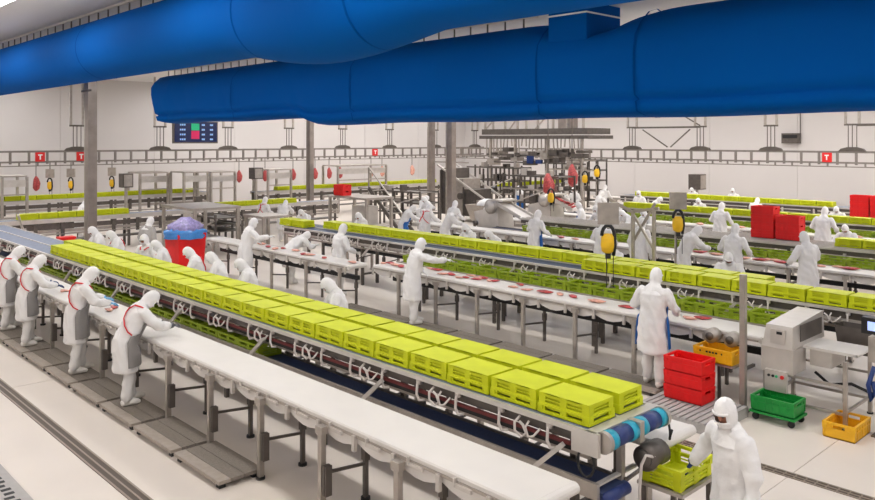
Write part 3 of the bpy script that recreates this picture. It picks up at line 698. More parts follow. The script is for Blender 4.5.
def person_meshes(p, coat='coat', vox=.024, trousers='trousers'):
    out = {}
    # body, one continuous figure inside the clothes
    b = MB()
    b.sweep([p.chain[2] - Vector((0, 0, .06)), p.chain[2], p.chain[3], p.chain[4], p.chain[5], p.chain[6], p.neck, p.neck + p.up * .06],
            [(.10, .09), (.165, .11), (.14, .10), (.16, .11), (.165, .10), (.10, .07), (.055, .058), (.05, .055)], 12, ax=(1, 0, 0))
    for i, sg in enumerate((-1, 1)):
        a, e, h = p.arm[i]; b.sweep([a, a.lerp(e, .5), e, e.lerp(h, .5), h], [.052, .045, .038, .034, .026], 8)
        ft = p.feet[i]; hp = p.hip + Vector((sg * .09, 0, -.02)); kn = (hp + ft) * .5 + Vector((0, .03, .02))
        b.sweep([hp, hp.lerp(kn, .5), kn, kn.lerp(ft, .45), ft + Vector((0, 0, .07))], [.085, .075, .055, .055, .04], 8)
        b.sweep([ft + Vector((0, -.05, .04)), ft + Vector((0, .05, .04)), ft + Vector((0, .15, .025))], [.035, .04, .03], 8)
    hc = p.head
    b.sweep([hc - p.up * .115, hc - p.up * .09 + p.fwd * .01, hc - p.up * .04, hc + p.up * .02, hc + p.up * .07, hc + p.up * .105, hc + p.up * .118],
            [(.028, .033), (.048, .058), (.065, .084), (.07, .09), (.062, .082), (.04, .055), (.013, .018)], 14, ax=p.rgt)
    b.sweep([hc + p.up * .01 + p.fwd * .08, hc - p.up * .025 + p.fwd * .108, hc - p.up * .035 + p.fwd * .088], [.008, .014, .01], 6)
    out['body'] = remesh(b, 'person', 'skin', .018, 2)
    c = MB(); c.sweep(p.chain, p.crad, 20, ax=(1, 0, 0))
    for i in (0, 1):
        a, e, h = p.arm[i]; h2 = e.lerp(h, .93)
        c.sweep([a.lerp(p.chain[5], .45), a, a.lerp(e, .5), e, e.lerp(h2, .5), h2], [.066, .077, .07, .064, .057, .05], 10)
    out['coat'] = remesh(c, 'coat', coat, vox, 4, .024)
    q = MB()
    for i, sg in enumerate((-1, 1)):
        ft = p.feet[i]; hp = p.hip + Vector((sg * .10, 0, -.05)); kn = (hp + ft) * .5 + Vector((0, .035, .02))
        q.sweep([hp, hp.lerp(kn, .5), kn, kn.lerp(ft, .5) + Vector((0, -.005, 0)), ft + Vector((0, -.005, .12)), ft + Vector((0, 0, .07))], [.105, .095, .08, .074, .07, .068], 10)
    out['trousers'] = remesh(q, 'trousers', trousers, vox, 3, .02)
    for i in (0, 1):
        ft = p.feet[i]; k = MB(); V = lambda y, z: ft + Vector((0, y, z))
        k.sweep([V(-.085, .045), V(-.06, .05), V(.0, .055), V(.09, .05), V(.16, .04), V(.195, .032)], [(.025, .03), (.045, .05), (.05, .055), (.052, .05), (.045, .038), (.02, .02)], 10, ax=(1, 0, 0))
        k.sweep([V(-.01, .05), V(-.01, .13)], [.062, .058], 10)
        out['boot%d' % i] = k.mesh('boot', 'boot', True)
        g = MB(); a, e, h = p.arm[i]; hand(g, h, (h - e), .55, 1 if i == 0 else -1)
        g.sweep([e.lerp(h, .82), h], [.05, .04], 8); out['glove%d' % i] = g
    # hood with an opening at the eyes
    hd = MB(); sh = p.P(0, -.0, 1.40); nk = p.neck
    cen = [hc + p.up * .142, hc + p.up * .132, hc + p.up * .105, hc + p.up * .065, hc + p.up * .03, hc + p.up * .0, hc - p.up * .03, hc - p.up * .075, hc - p.up * .11, nk.lerp(hc, .12), nk.lerp(sh, .55), sh.lerp(p.chain[5], .35), p.chain[5]]
    rr = [(.012, .014), (.036, .05), (.064, .084), (.08, .103), (.087, .112), (.088, .114), (.087, .114), (.08, .107), (.074, .094), (.084, .092), (.128, .112), (.186, .138), (.203, .15)]
    seg = 24; base = len(hd.v); rings = []
    for k, (cc, (rx, ry)) in enumerate(zip(cen, rr)):
        if k <= 8: a, b2 = p.rgt, p.fwd
        else: a, b2 = Vector((1, 0, 0)), (p.P(0, 1, 1) - p.P(0, 0, 1)).normalized()
        for j in range(seg):
            g = 2 * math.pi * j / seg; hd.v.append(cc + a * (math.cos(g) * rx) + b2 * (math.sin(g) * ry))
    for k in range(len(cen) - 1):
        for j in range(seg):
            front = 3 <= j < 9
            if front and k in (4, 5): continue
            j2 = (j + 1) % seg; hd.f.append([k * seg + j, k * seg + j2, (k + 1) * seg + j2, (k + 1) * seg + j])
    hd.f.append([j for j in range(seg)])
    hd.sweep([hc + p.up * (.052 - .012 * abs(q)) + p.fwd * (.115 - .05 * q * q) + p.rgt * (.078 * q) for q in (-1, -.66, -.33, 0, .33, .66, 1)], [(.008, .014)] * 7, 6)
    hd.sweep([hc - p.up * (.036 + .006 * abs(q)) + p.fwd * (.117 - .05 * q * q) + p.rgt * (.077 * q) for q in (-1, -.66, -.33, 0, .33, .66, 1)], [(.006, .01)] * 7, 6)
    out['hood'] = hd.mesh('hood', 'hood', True)
    e = MB()
    out['eyes'] = []
    for sg in (-1, 1):
        out['eyes'].append(MB().ball(hc + p.up * .012 + p.fwd * .079 + p.rgt * (sg * .03), .0105, 8, 6).mesh('eye', 'hair', True))
    out['brow'] = MB().sweep([hc + p.up * .034 + p.fwd * .084 - p.rgt * .055, hc + p.up * .038 + p.fwd * .097 - p.rgt * .03, hc + p.up * .033 + p.fwd * .1, hc + p.up * .038 + p.fwd * .097 + p.rgt * .03, hc + p.up * .034 + p.fwd * .084 + p.rgt * .055], .006, 6).mesh('brow', 'hair', True)
    # apron and straps that follow the coat
    ap = MB(); na = 10; ts = [.3, .8, 1.3, 2, 2.6, 3.2, 3.8, 4.3]
    for t_ in ts:
        w = R(100) if t_ < 3.0 else R(55)
        for off in (.03, .042):
            for j in range(na + 1): ap.v.append(p.surf(t_, math.pi / 2 + w * (2 * j / na - 1), off))
    k1 = na + 1
    for i in range(len(ts) - 1):
        for j in range(na):
            for lay in (0, 1):
                o_ = (2 * i + lay) * k1 + j; n_ = (2 * (i + 1) + lay) * k1 + j; ap.f.append([o_, o_ + 1, n_ + 1, n_])
        for j in (0, na):
            o_ = 2 * i * k1 + j; ap.f.append([o_, o_ + k1, o_ + 3 * k1, o_ + 2 * k1])
    out['apron'] = ap
    def strap(pts): return MB().sweep([p.surf(t_, R(a_), .033) for t_, a_ in pts], [(.017, .009)] * len(pts), 8)
    path = [(5.2, 75), (6.1, 50), (6.35, -20), (6.0, -65), (5.4, -92), (4.7, -95), (4.0, -82), (3.4, -58), (2.95, -30), (2.8, -5)]
    out['strap0'] = strap(path); out['strap1'] = strap([(t_, 180 - a_) for t_, a_ in path])
    return out
POSES = {
    'work': Pose(13, 30, (-.17, .46, 1.12), (.2, .48, 1.1)), 'bend': Pose(27, 26, (-.16, .56, 1.08), (.2, .6, 1.1)), 'deep': Pose(55, 10, (-.15, .72, 1.0), (.18, .7, 1.02)),
    'stand': Pose(5, 16, (-.24, .30, 1.05), (.24, .32, 1.06)), 'reach_r': Pose(14, 10, (-.22, .36, 1.08), (.5, .42, 1.28)), 'reach_f': Pose(12, 8, (-.2, .3, 1.0), (.34, .62, 1.3), stance=.06),
    'down': Pose(8, 22, (-.27, .08, .86), (.27, .1, .86)), 'fore': Pose(6, 12, (-.29, .12, .84), (.5, .05, .97), turn=12)}
PM = {}
GC = {}
def person(x, y, rz, pose, label, apron=None, straps=0, glove='coat', coat='coat', z=0.0, group=None, face=True, scale=1.0, trousers='trousers'):
    key = (pose, coat)
    if key not in PM: PM[key] = person_meshes(POSES[pose], coat)
    m = PM[key]
    o = inst(m['body'], 'person', None, (x, y, z), (0, 0, rz)); o.scale = (scale,) * 3; tag(o, label, 'person', group)
    for k in ('trousers', 'coat', 'hood'): inst(m[k], k, o)
    for i in (0, 1):
        inst(m['boot%d' % i], 'boot', o)
        gk = (key, i, glove)
        if gk not in GC: GC[gk] = m['glove%d' % i].mesh('glove', glove, True)
        inst(GC[gk], 'glove', o)
    for e in m['eyes']: inst(e, 'eye', o)
    inst(m['brow'], 'eyebrow', o)
    if apron:
        gk = (key, 'apron', apron)
        if gk not in GC: GC[gk] = m['apron'].mesh('apron', apron, True)
        inst(GC[gk], 'apron', o)
    for i in range(straps):
        gk = (key, 'strap%d' % i)
        if gk not in GC: GC[gk] = m['strap%d' % i].mesh('apron_strap', 'strap_red', True)
        inst(GC[gk], 'apron_strap', o)
    return o
PI = math.pi
# --- near side of the first table
person(-17.75, 4.60, R(-8), 'work', 'white-clad worker with red strap, at the table end farthest from the blue rollers', 'apron_grey', 1, z=.1)
person(-16.1, 4.52, R(-4), 'work', 'worker in white and grey apron with navy glove, second from the table end', 'apron_grey', 1, 'glove_navy', z=.1)
person(-13.65, 4.60, R(-12), 'work', 'worker in grey apron with pale blue glove cutting meat at the long table', 'apron_grey', 1, 'glove_blue', z=.1, scale=1.03)
person(-11.5, 4.60, R(-6), 'bend', 'bent worker with red strap and mesh glove, standing alone nearest the empty belt', 'apron_grey', 1, 'glove_mesh', z=.1)
# --- far side of the first line, facing across the conveyor side
def far1(u, y, rz, pose, label, **k): return person(on_y(u, y), y, R(rz), pose, label, **k)
far1(101, 7.82, 180, 'work', 'worker with a blue apron behind the start of the lime crates', apron='apron_blue')
far1(120, 7.82, 170, 'work', 'bent worker with red strap between the blue apron and the upright one', straps=1)
far1(148, 7.82, 200, 'stand', 'upright worker with red braces behind the lime crates, beside the tall column', straps=2)
far1(166, 7.82, 150, 'work', 'deeply bent worker with red strap close beside the big red bin', straps=1)
far1(199, 7.82, 145, 'work', 'worker with red strap leaning in front of the big red bin', straps=1)
far1(222, 7.82, 140, 'work', 'white-clad worker in profile on the far side, beside the red bin')
far1(252, 7.82, 150, 'work', 'stooping worker showing only hood and shoulder below the one with outstretched arm')
far1(341, 7.82, 150, 'work', 'lone stooping worker behind the middle of the lime crate lanes')
# --- the foreground figure
person(-3.14, 6.6, R(158), 'fore', 'masked person in white hooded coat and navy gloves holding the open lime crate', None, 0, 'glove_navy', scale=1.0)
# --- second line, near side
def near(u, y, rz, pose, label, **k): return person(on_y(u, y), y, R(rz), pose, label, z=k.pop('z', .1), **k)
near(246, 10.55, -10, 'reach_r', 'worker in white seen from behind with right arm stretched over the feeding belt', scale=1.05)
near(291, 11.95, 0, 'deep', 'worker leaning far over the belt with legs showing under the feeding table', z=0)
near(339, 11.95, -6, 'stand', 'white-clad worker standing behind the feeding belt beside the steel post', z=0, scale=1.05)
near(413, 11.0, -20, 'reach_f', 'worker in white coat reaching a gloved hand across the meat table', scale=1.04)
near(653, 11.0, 8, 'stand', 'worker with bright blue apron standing beside the red crate stack', apron='apron_blue', scale=1.06)
# --- second line, far side
far1(364, 15.45, 180, 'work', 'worker showing hood above the crates, beyond the man at the steel post')
far1(307, 15.3, 200, 'bend', 'bent worker beyond the single lime crates on rollers')
far1(471, 15.5, 180, 'work', 'worker facing across the conveyor behind the crate row, under the bent figure')
far1(499, 15.4, 170, 'bend', 'white hooded worker behind the crate row beside the grey chute machine')
far1(619, 15.5, 170, 'bend', 'stooping worker behind the crates beside the hanging yellow balancer')
far1(729, 15.5, 205, 'work', 'worker with dark eyes looking over the crates beside the steel post')
# --- third line
near(425, 18.05, 0, 'work', 'worker seen from behind with crossed red straps at the third table', straps=2)
near(446, 18.1, -40, 'bend', 'large white figure bent over the start of the third table')
near(453, 20.3, 0, 'stand', 'upright worker just beyond the large bent white figure', z=0)
near(535, 18.0, -8, 'stand', 'worker from behind with blue apron edges below the white chute', apron='apron_blue', scale=1.04)
near(602, 18.0, 5, 'stand', 'white coat standing behind the big yellow balancer')
near(639, 18.05, 0, 'down', 'tall white figure behind the diagonal steel braces', scale=1.05)
near(684, 18.05, -35, 'bend', 'worker in white bent toward the table with a dark glove, beside the balancer', glove='rubber', scale=1.06)
near(733, 18.0, 0, 'stand', 'broad white back of a worker below the tall red stack', scale=1.08)
near(808, 18.05, 60, 'stand', 'worker in profile with grey arm guard at the third table', glove='glove_mesh', scale=1.05)
far1(848, 22.9, 180, 'work', 'worker facing across the conveyor behind the few lime crates on the steel conveyor')
far1(648, 23.0, 170, 'work', 'hooded worker beyond the diagonal steel braces')
# --- fourth and fifth lines
near(720, 24.5, 0, 'stand', 'worker seen from behind between the last but one crate row and the steel conveyor', scale=1.05)
near(823, 24.5, -5, 'stand', 'broad worker from behind, beside the shorter red stack', scale=1.08)
far1(701, 29.0, 180, 'work', 'hooded head above the last but one crate row')
far1(838, 28.9, 185, 'work', 'hooded head above the crates beside the red stack near the wall')
near(755, 30.5, 0, 'work', 'worker with a teal apron at the farthest crate row', z=0, apron='teal')
far1(734, 35.2, 180, 'stand', 'worker facing across the conveyor behind the farthest crate row')
far1(694, 35.2, 180, 'work', 'hooded worker at the far bench beside the grey cabinet')
near(676, 30.5, -20, 'work', 'worker half hidden by the grey panel at the farthest row', z=0)
# --- workers around the chutes and machinery
for u, y, rz, po, lb, ap in (
    (404, 18.6, -30, 'bend', 'bent worker in blue apron at the start of the third table', 'apron_blue'),
    (422, 22.2, 10, 'bend', 'white figure turned away behind the blue-aproned worker', None),
    (429, 21.6, 160, 'work', 'second small white figure behind the crossed red straps', None),
    (485, 22.8, -40, 'bend', 'worker with blue apron leaning on the first grey chute machine', 'apron_blue'),
    (521, 29.6, 170, 'stand', 'small worker with blue bib between the two chute machines', 'apron_blue'),
    (562, 29.1, 30, 'work', 'worker leaning beside the second white chute', None),
    (582, 23.2, 120, 'stand', 'worker in profile with round blue apron beside the second chute', 'apron_blue'),
    (601, 23.1, 160, 'work', 'small hooded worker in front of the round blue apron', None),
    (575, 30.3, 180, 'stand', 'white figure beyond the second chute facing across the conveyor', None),
    (598, 29.2, -20, 'work', 'worker with bright blue apron under the double yellow balancers', 'apron_blue'),
    (604, 33.0, 0, 'stand', 'far standing worker beneath the highest yellow balancer', None),
    (612, 24.35, -20, 'bend', 'broad worker bent sideways between the chute machine and the braced frame', None),
    (630, 23.15, 160, 'bend', 'worker stooping deeply beside the broad bent one', None),
    (640, 30.5, 180, 'stand', 'far worker facing across the conveyor near the start of the last crate rows', None),
    (652, 29.1, -80, 'bend', 'white figure stretched toward the last but one row', None),
    (80, 10.6, 0, 'work', 'white figure partly hidden by the tall stainless column', None),
    (263, 16.2, 10, 'stand', 'worker with crossed red straps at the tables beyond the steel cabinet frame', None),
    (283, 16.6, 40, 'bend', 'grey-white figure bent beside the crossed straps worker', None)):
    x = on_y(u, y)
    person(x, y, R(rz), po, lb, ap, 2 if 'crossed' in lb and u == 263 else 0)
person(-22.4, 9.5, R(20), 'down', 'standing worker in a grey coat and white cap seen from behind near the red bin', None, 0, coat='coat_grey')
# ================================================================== FLOOR-STANDING THINGS AT THE RIGHT
ME['open_lime'] = (crate_mesh(CL, CW, .195, 'crate_lime'), rim_mesh(CL, CW, .195, 'crate_lime'), .195)
crate(-3.84, 6.86, .735, 'open_lime', 'open empty lime crate held by the masked person in front', None, False, PI / 2)
t = thing('crate_stand', 'small steel stand carrying the open lime crate under the belt end', 'stand', (-3.84, 6.86, 0))
MB().box(-.24, .24, -.33, .33, .70, .733).build('shelf', 'steel', t)
for sx in (-.19, .19):
    for sy in (-.27, .27): MB().box(sx - .022, sx + .022, sy - .022, sy + .022, 0, .70).build('leg', 'steel_dark', t)
# pallet with red crates
t = thing('pallet', 'grey slatted plastic pallet under the stack of three red crates', 'pallet', (-5.62, 10.42, 0))
MB().box(-.6, .6, -.56, -.50, .0, .125).box(-.6, .6, -.5, -.46, .09, .125).build('side_beam', 'pallet_grey', t)
MB().box(-.6, .6, .5, .56, .0, .125).build('side_beam', 'pallet_grey', t)
for q in (-.54, 0, .54): MB().box(q - .06, q + .06, -.5, .5, .0, .12).build('runner', 'pallet_grey', t)
sl = MB().box(-.032, .032, -.56, .56, .125, .15).mesh('slat', 'pallet_grey')
for i in range(13): inst(sl, 'slat', t, (-.565 + i * .0942, 0, 0))
for i, lb in enumerate(('bottom red crate of the stack on the grey pallet', 'middle red crate of the stack on the grey pallet', 'open top red crate of the stack on the grey pallet')):
    crate(-5.78, 10.68, .15 + i * .21, 'crate_red', lb)
# steel post
t = thing('steel_post', 'free-standing square steel post beside the green wheeled crate', 'post', (-5.16, 11.12, 0))
MB().box(-.04, .04, -.04, .04, .02, 2.02).build('shaft', 'steel', t); MB().box(-.07, .07, -.07, .07, 0, .02).build('base_plate', 'steel_dark', t)
MB().bar((0, .04, .62), (0, .36, .62), .04).build('arm', 'steel_dark', t)
# green wheeled crate
t = thing('wheeled_crate', 'green plastic crate on black castors beside the steel post', 'cart', (-4.66, 11.14, 0))
me, rm, h = ME['cart_green']; b = inst(me, 'tub', t, (0, 0, .14)); inst(rm, 'rim', b)
MB().box(-.32, .32, -.22, .22, .105, .138).build('dolly', 'cart_green', t)
for sx in (-.25, .25):
    for sy in (-.16, .16):
        MB().cyl((sx, sy - .018, .048), (sx, sy + .018, .048), .048, 14).box(sx - .02, sx + .02, sy - .03, sy + .03, .07, .105).build('castor', 'rubber', t)
yc = crate(-3.8, 11.3, 0, 'crate_yellow', 'open yellow crate standing on the floor beside the steel leg', None, False, PI / 2)
yc.children[0].name = 'rim'
meat_blobs = []
# shelf with yellow crate
t = thing('bracket_shelf', 'narrow steel shelf below the meat table carrying a yellow crate', 'shelf', (-5.58, 11.2, 0))
MB().box(-.33, .33, -.2, .2, .63, .66).build('board', 'steel', t)
for sx in (-.05, .3): MB().box(sx - .02, sx + .02, .1, .14, 0, .63).build('leg', 'steel_dark', t)
y2 = crate(-5.58, 11.2, .66, 'crate_yellow', 'yellow crate with dark markings on the narrow shelf below the table', None)
mk = MB()
for q, w in ((-.2, .02), (-.1, .03), (-.05, .03), (0, .03), (.05, .03), (.14, .02)): mk.box(q, q + w, -.212, -.2085, .14, .165)
MB(); mk.build('printed_mark', 'black', y2)
def gear(x, y, z, label):
    t = thing('gear_motor', label, 'motor', (x, y, z))
    MB().cyl((0, -.16, 0), (0, .0, 0), .11, 18).build('housing', 'steel', t, True); MB().cyl((0, -.19, 0), (0, -.16, 0), .06, 14).build('cap', 'steel_dark', t, True)
    MB().box(-.05, .05, 0, .1, -.05, .05).build('mount', 'steel', t)
gear(-5.74, 11.4, .99, 'round geared motor on the meat table edge above the yellow crate')
gear(-5.42, 11.4, .985, 'second round motor on the table edge between post and yellow crate')
# metal detector
t = thing('metal_detector', 'boxy stainless metal detector with keypad spanning the white belt', 'machine', (-4.75, 11.9, 0))
MB().add([(-.22, -.58, .98), (.22, -.58, .98), (.22, .62, .98), (-.22, .62, .98), (-.18, -.52, 1.3), (.2, -.52, 1.3), (.2, .62, 1.38), (-.18, .62, 1.38)],
         [(0, 3, 2, 1), (4, 5, 6, 7), (0, 1, 5, 4), (1, 2, 6, 5), (2, 3, 7, 6), (3, 0, 4, 7)]).build('head', 'steel_light', t)
MB().box(-.24, .22, -.56, -.1, .62, .975).build('lower_housing', 'steel_light', t)
kp = MB().box(-.1, .11, -.575, -.552, 1.04, 1.25).build('keypad', 'steel_light', t); MB().box(-.01, .07, -.58, -.574, 1.18, 1.22).build('readout', 'black', kp)
MB().box(.215, .226, -.3, .5, 1.06, 1.3).build('tunnel_mouth', 'steel_dark', t)
MB().box(.22, .95, -.2, .42, .955, .995).cyl((.95, -.2, .975), (.95, .42, .975), .02, 10).build('outfeed_belt', 'belt_white', t)
MB().box(.3, .6, -.16, .38, .72, .955).build('belt_drive', 'steel_light', t)
for sx, sy in ((-.2, -.5), (-.2, .5), (.9, -.5), (.9, .5)):
    MB().box(sx - .025, sx + .025, sy - .025, sy + .025, .02, .62 if sx < 0 else .95).build('leg', 'steel', t); MB().cyl((sx, sy, 0), (sx, sy, .02), .045, 10).build('foot', 'rubber', t)
for z in (.22, .6):
    MB().bar((-.2, -.5, z), (.9, -.5, z), .035).build('rail', 'steel', t); MB().bar((-.2, .5, z), (.9, .5, z), .035).build('rail', 'steel', t)
MB().bar((.9, -.5, .25), (.9, .5, .25), .035).build('rail', 'steel', t); MB().bar((-.2, -.5, .16), (-.2, .5, .25), .035).build('rail', 'steel', t)
MB().sweep([(.2, .3, .5), (.4, .32, .35), (.7, .34, .42), (1.1, .36, .3)], .025, 6).build('cable', 'rubber', t, True)
cbx = MB().box(-.16, .15, -.62, -.56, .36, .66).build('control_box', 'steel_light', t)
for q, m_ in ((-.1, 'black'), (-.04, 'black'), (.01, 'led_green'), (.09, 'sign_red')):
    MB().cyl((q, -.635, .58), (q, -.619, .58), .02 if m_ != 'sign_red' else .028, 10).build('button', m_, cbx)
t = thing('reject_bin', 'brown steel reject bin behind the detector outfeed belt', 'bin', (-4.1, 12.66, 0))
MB().add([(-.22, -.16, .8), (.22, -.16, .8), (.22, .1, .8), (-.22, .1, .8), (-.26, -.2, 1.2), (.26, -.2, 1.2), (.26, .14, 1.2), (-.26, .14, 1.2)],
         [(0, 3, 2, 1), (0, 1, 5, 4), (1, 2, 6, 5), (2, 3, 7, 6), (3, 0, 4, 7)]).build('hopper', 'steel_dark', t)
for sx in (-.18, .18): MB().box(sx - .02, sx + .02, -.05, -.01, 0, .8).build('leg', 'steel_dark', t)
t = thing('operator_terminal', 'steel terminal post with small lit display beside the detector outfeed', 'terminal', (-3.42, 11.55, 0))
MB().box(-.06, .06, -.06, .06, .02, 1.0).build('post', 'steel_light', t); MB().box(-.12, .12, -.12, .12, 0, .02).build('base_plate', 'steel_dark', t)
MB().box(-.16, .2, -.1, .16, 1.0, 1.34).build('cabinet', 'steel', t)
dp = MB().box(-.24, .22, -.12, .05, 1.38, 1.6).build('display_case', 'black', t); MB().box(-.16, .06, -.125, -.121, 1.43, 1.55).build('display', 'display', dp)
MB().box(-.02, .03, -.05, .0, 1.34, 1.38).build('neck', 'steel_dark', t)
MB().sweep([(-.08, -.1, .95), (-.14, -.16, .7), (-.1, -.17, .5), (-.06, -.14, .62), (-.1, -.12, .75)], .03, 7).build('cable', 'glove_navy', t, True)
# pallet corner at the left edge of the floor
t = thing('pallet', 'grey plastic pallet with square holes at the edge of the pale floor', 'pallet', (-9.75, 2.02, 0))
MB().box(-.8, .8, -.62, .6, .0, .1).build('deck', 'pallet_grey', t)
hm = MB().box(-.03, .03, -.05, .05, .1, .104).mesh('slot', 'rubber')
for i in range(12):
    for j in range(5): inst(hm, 'slot', t, (-.7 + i * .125, .45 - j * .22 - (.0 if i % 3 else .03), 0))
# ================================================================== MEAT CUTS
MT = []
for k in range(4):
    mb = MB(); rnd = random.Random(k)
    n = 7; pts = []; rad = []
    for i in range(n):
        f = i / (n - 1); pts.append(((f - .5) * .34, .04 * math.sin(f * 4 + k), .028 + .006 * rnd.random())); w = math.sin(math.pi * min(.97, max(.05, f))) ** .6
        rad.append((.085 * w * rnd.uniform(.8, 1.2), .03 * w))
    mb.sweep(pts, rad, 10, ax=(0, 1, 0)); MT.append((mb.mesh('meat_cut', 'meat', True), mb.mesh('meat_cut', 'meat_pale', True)))
def meat(u, y, z, label, group, s=1.0, pale=False):
    k = random.randrange(4)
    o = inst(MT[k][1 if pale else 0], 'meat_cut', None, (on_y(u, y), y, z), (0, 0, random.uniform(-.6, .6))); q = s * random.uniform(.7, 1.1); o.scale = (q, q, q)
    tag(o, label, 'meat', group)
RU = random.uniform
for u, y in ((33, 5.1), (62, 5.1), (68, 5.2), (101, 5.15), (108, 5.1), (113, 5.25), (158, 5.2), (165, 5.3), (152, 5.35)): meat(u, y, 1.05, 'red meat cut being trimmed on the long white table', 'meat on the first table', .75, u % 2 == 0)
for i, u in enumerate((384, 390, 396, 402, 430, 437, 443, 452, 459, 466, 471, 476, 480, 484, 490, 494, 513, 520, 527, 545, 560, 573, 597, 626, 690, 703)):
    meat(u, RU(11.75, 12.1), 1.05, 'pink meat cut lying on the table in front of the open shade-tinted lime crates', 'meat on the second table', .9, i % 2 == 0)
for i, u in enumerate((262, 268, 275, 284, 296, 303, 310, 325, 352)): meat(u, RU(11.1, 11.4), 1.08, 'meat cut on the feeding belt in front of the steel post', 'meat on the feeding belt', 1.0, i % 2 == 0)
for i, u in enumerate((560, 575, 600, 700, 716, 742, 760, 768, 775, 782, 820, 838, 850)): meat(u, RU(18.7, 19.05), 1.05, 'meat cut on the third table in front of the steel roller conveyor', 'meat on the third table', 1.1, i % 3 > 0)
for i, u in enumerate((700, 740, 762, 785, 840, 855)): meat(u, RU(25.15, 25.45), 1.05, 'meat cut on the table before the last but one crate row', 'meat on the fourth table', 1.3, True)
# ================================================================== RED BINS
t = thing('meat_bin', 'large red plastic bin lined with a blue and clear bag', 'bin', (-22.9, 10.95, 0))
MB().add([(-.42, -.4, .08), (.42, -.4, .08), (.42, .4, .08), (-.42, .4, .08), (-.48, -.46, 1.12), (.48, -.46, 1.12), (.48, .46, 1.12), (-.48, .46, 1.12)],
         [(0, 3, 2, 1), (0, 1, 5, 4), (1, 2, 6, 5), (2, 3, 7, 6), (3, 0, 4, 7), (4, 5, 6, 7)]).build('tub', 'crate_red', t)
for sx in (-.3, .3):
    for sy in (-.3, .3): MB().cyl((sx - .02, sy, .045), (sx + .02, sy, .045), .045, 10).build('castor', 'rubber', t)
rnd = random.Random(3)
def bag(mb, r0, z0, z1, h, fr):
    seg = 28; lv = 6
    for i in range(lv + 1):
        f = i / lv
        for j in range(seg):
            g = 2 * math.pi * j / seg; r = (r0 + .07 * math.sin(j * 2.7 + i) * f + .05 * rnd.random()) * (1 - .75 * max(0, f - fr) / (1 - fr))
            mb.v.append(Vector((r * math.cos(g), r * math.sin(g), z0 + (z1 - z0) * f + .03 * rnd.random())))
    for i in range(lv):
        for j in range(seg): mb.f.append([i * seg + j, i * seg + (j + 1) % seg, (i + 1) * seg + (j + 1) % seg, (i + 1) * seg + j])
    mb.f.append([lv * seg + j for j in range(seg)]); return mb
bag(MB(), .6, .95, 1.3, 0, .75).build('bag_rim', 'bag_blue', t, True)
bag(MB(), .5, 1.1, 1.58, 0, .5).build('bag', 'bag_clear', t, True)
t = thing('meat_bin', 'small red bin beside the tall column, behind the first lime crates', 'bin', (-26.9, 8.73, 0))
MB().box(-.18, .18, -.22, .22, .3, .8).build('tub', 'crate_red', t); MB().box(-.21, .21, -.25, .25, .76, .82).build('rim', 'crate_red', t)
for sx in (-.14, .14):
    for sy in (-.18, .18): MB().box(sx - .04, sx + .04, sy - .04, sy + .04, 0, .3).build('leg', 'steel_dark', t)
# ================================================================== STEEL FRAMES AND MACHINES
def frame(x, y, lx, ly, z, label, rz=0.0, panel=None, deckm='steel', legs=True, shelf=None, name='equipment_stand'):
    t = thing(name, label, 'frame', (x, y, 0), rz); a, b = lx / 2, ly / 2
    for sx in (-1, 1):
        for sy in (-1, 1): MB().box(sx * a - .05, sx * a + .05, sy * b - .05, sy * b + .05, 0, z - .08).build('leg', 'steel', t)
    MB().box(-a - .08, a + .08, -b - .08, b + .08, z - .08, z).build('top', deckm, t)
    if shelf: MB().box(-a, a, -b, b, shelf, shelf + .04).build('shelf', 'steel', t)
    if panel:
        for p_ in panel: MB().box(*p_).build('panel', 'steel_light', t)
    return t
frame(-23.9, 18.6, 2.3, 1.2, 1.83, 'tall steel frame with a red box on top behind the crate row', 0, [(-.4, .6, -.1, .4, .75, 1.45)], shelf=.7)
b = crate(-24.65, 18.3, 1.83, 'crate_red', 'red crate at the bottom on the tall steel frame', None); crate(-24.65, 18.3, 2.04, 'crate_red', 'red crate on top on the tall steel frame', None)
frame(-25.6, 12.8, 2.4, 1.6, 1.7, 'broad steel platform frame behind the big red bin', 0, [(.3, 1.0, -.78, -.74, .4, 1.5)], shelf=.5)
frame(-24.2, 14.6, 1.2, .9, 1.35, 'dark steel cabinet frame beside the worker with outstretched arm', 0, [(-.5, .5, -.44, -.4, .2, 1.2)], shelf=.15)
def gate(u0, u1, x, z, label):
    ya, yb = on_x(u0, x), on_x(u1, x)
    t = thing('gate_frame', label, 'frame', (x, (ya + yb) / 2, 0)); h = (yb - ya) / 2
    for s in (-h, h):
        for d in (0, -1.4): MB().box(d - .05, d + .05, s - .05, s + .05, 0, z).build('post', 'steel', t)
    MB().box(-1.45, .05, -h, h, z, z + .06).build('top', 'steel', t)
    MB().box(-.02, .02, -h + .05, h - .05, z - .42, z - .12).build('panel', 'steel_light', t)
    MB().box(-.02, .02, -h + .05, h - .05, z - .78, z - .72).build('rail', 'steel', t)
gate(2, 27, -36.2, 2.42, 'steel gate frame over the wall-side crates at the end of the rail')
gate(140, 168, -36.2, 2.4, 'steel gate frame over the crates below the big screen')
gate(184, 208, -34.3, 2.45, 'steel gate frame just past the crate gap on the wall-side conveyor')
gate(211, 235, -34.3, 2.42, 'steel gate frame between two hanging red cuts and the crate gap')
gate(268, 291, -34.3, 2.45, 'steel gate frame before the slim stainless column')
gate(338, 386, -34.3, 2.55, 'wide steel gate frame past the slim stainless column')
def cabinet(x, y, z, w, h, label, ceil=True):
    t = thing('control_cabinet', label, 'cabinet', (x, y, 0))
    MB().box(-w / 2, w / 2, -w / 2, w / 2, z, z + h).build('case', 'steel_dark', t); MB().box(-.05, .05, -.05, .05, 0, z).build('post', 'steel', t)
    MB().box(w / 2, w / 2 + .02, -w / 2 + .05, w / 2 - .05, z + .05, z + h - .05).build('door', 'steel', t)
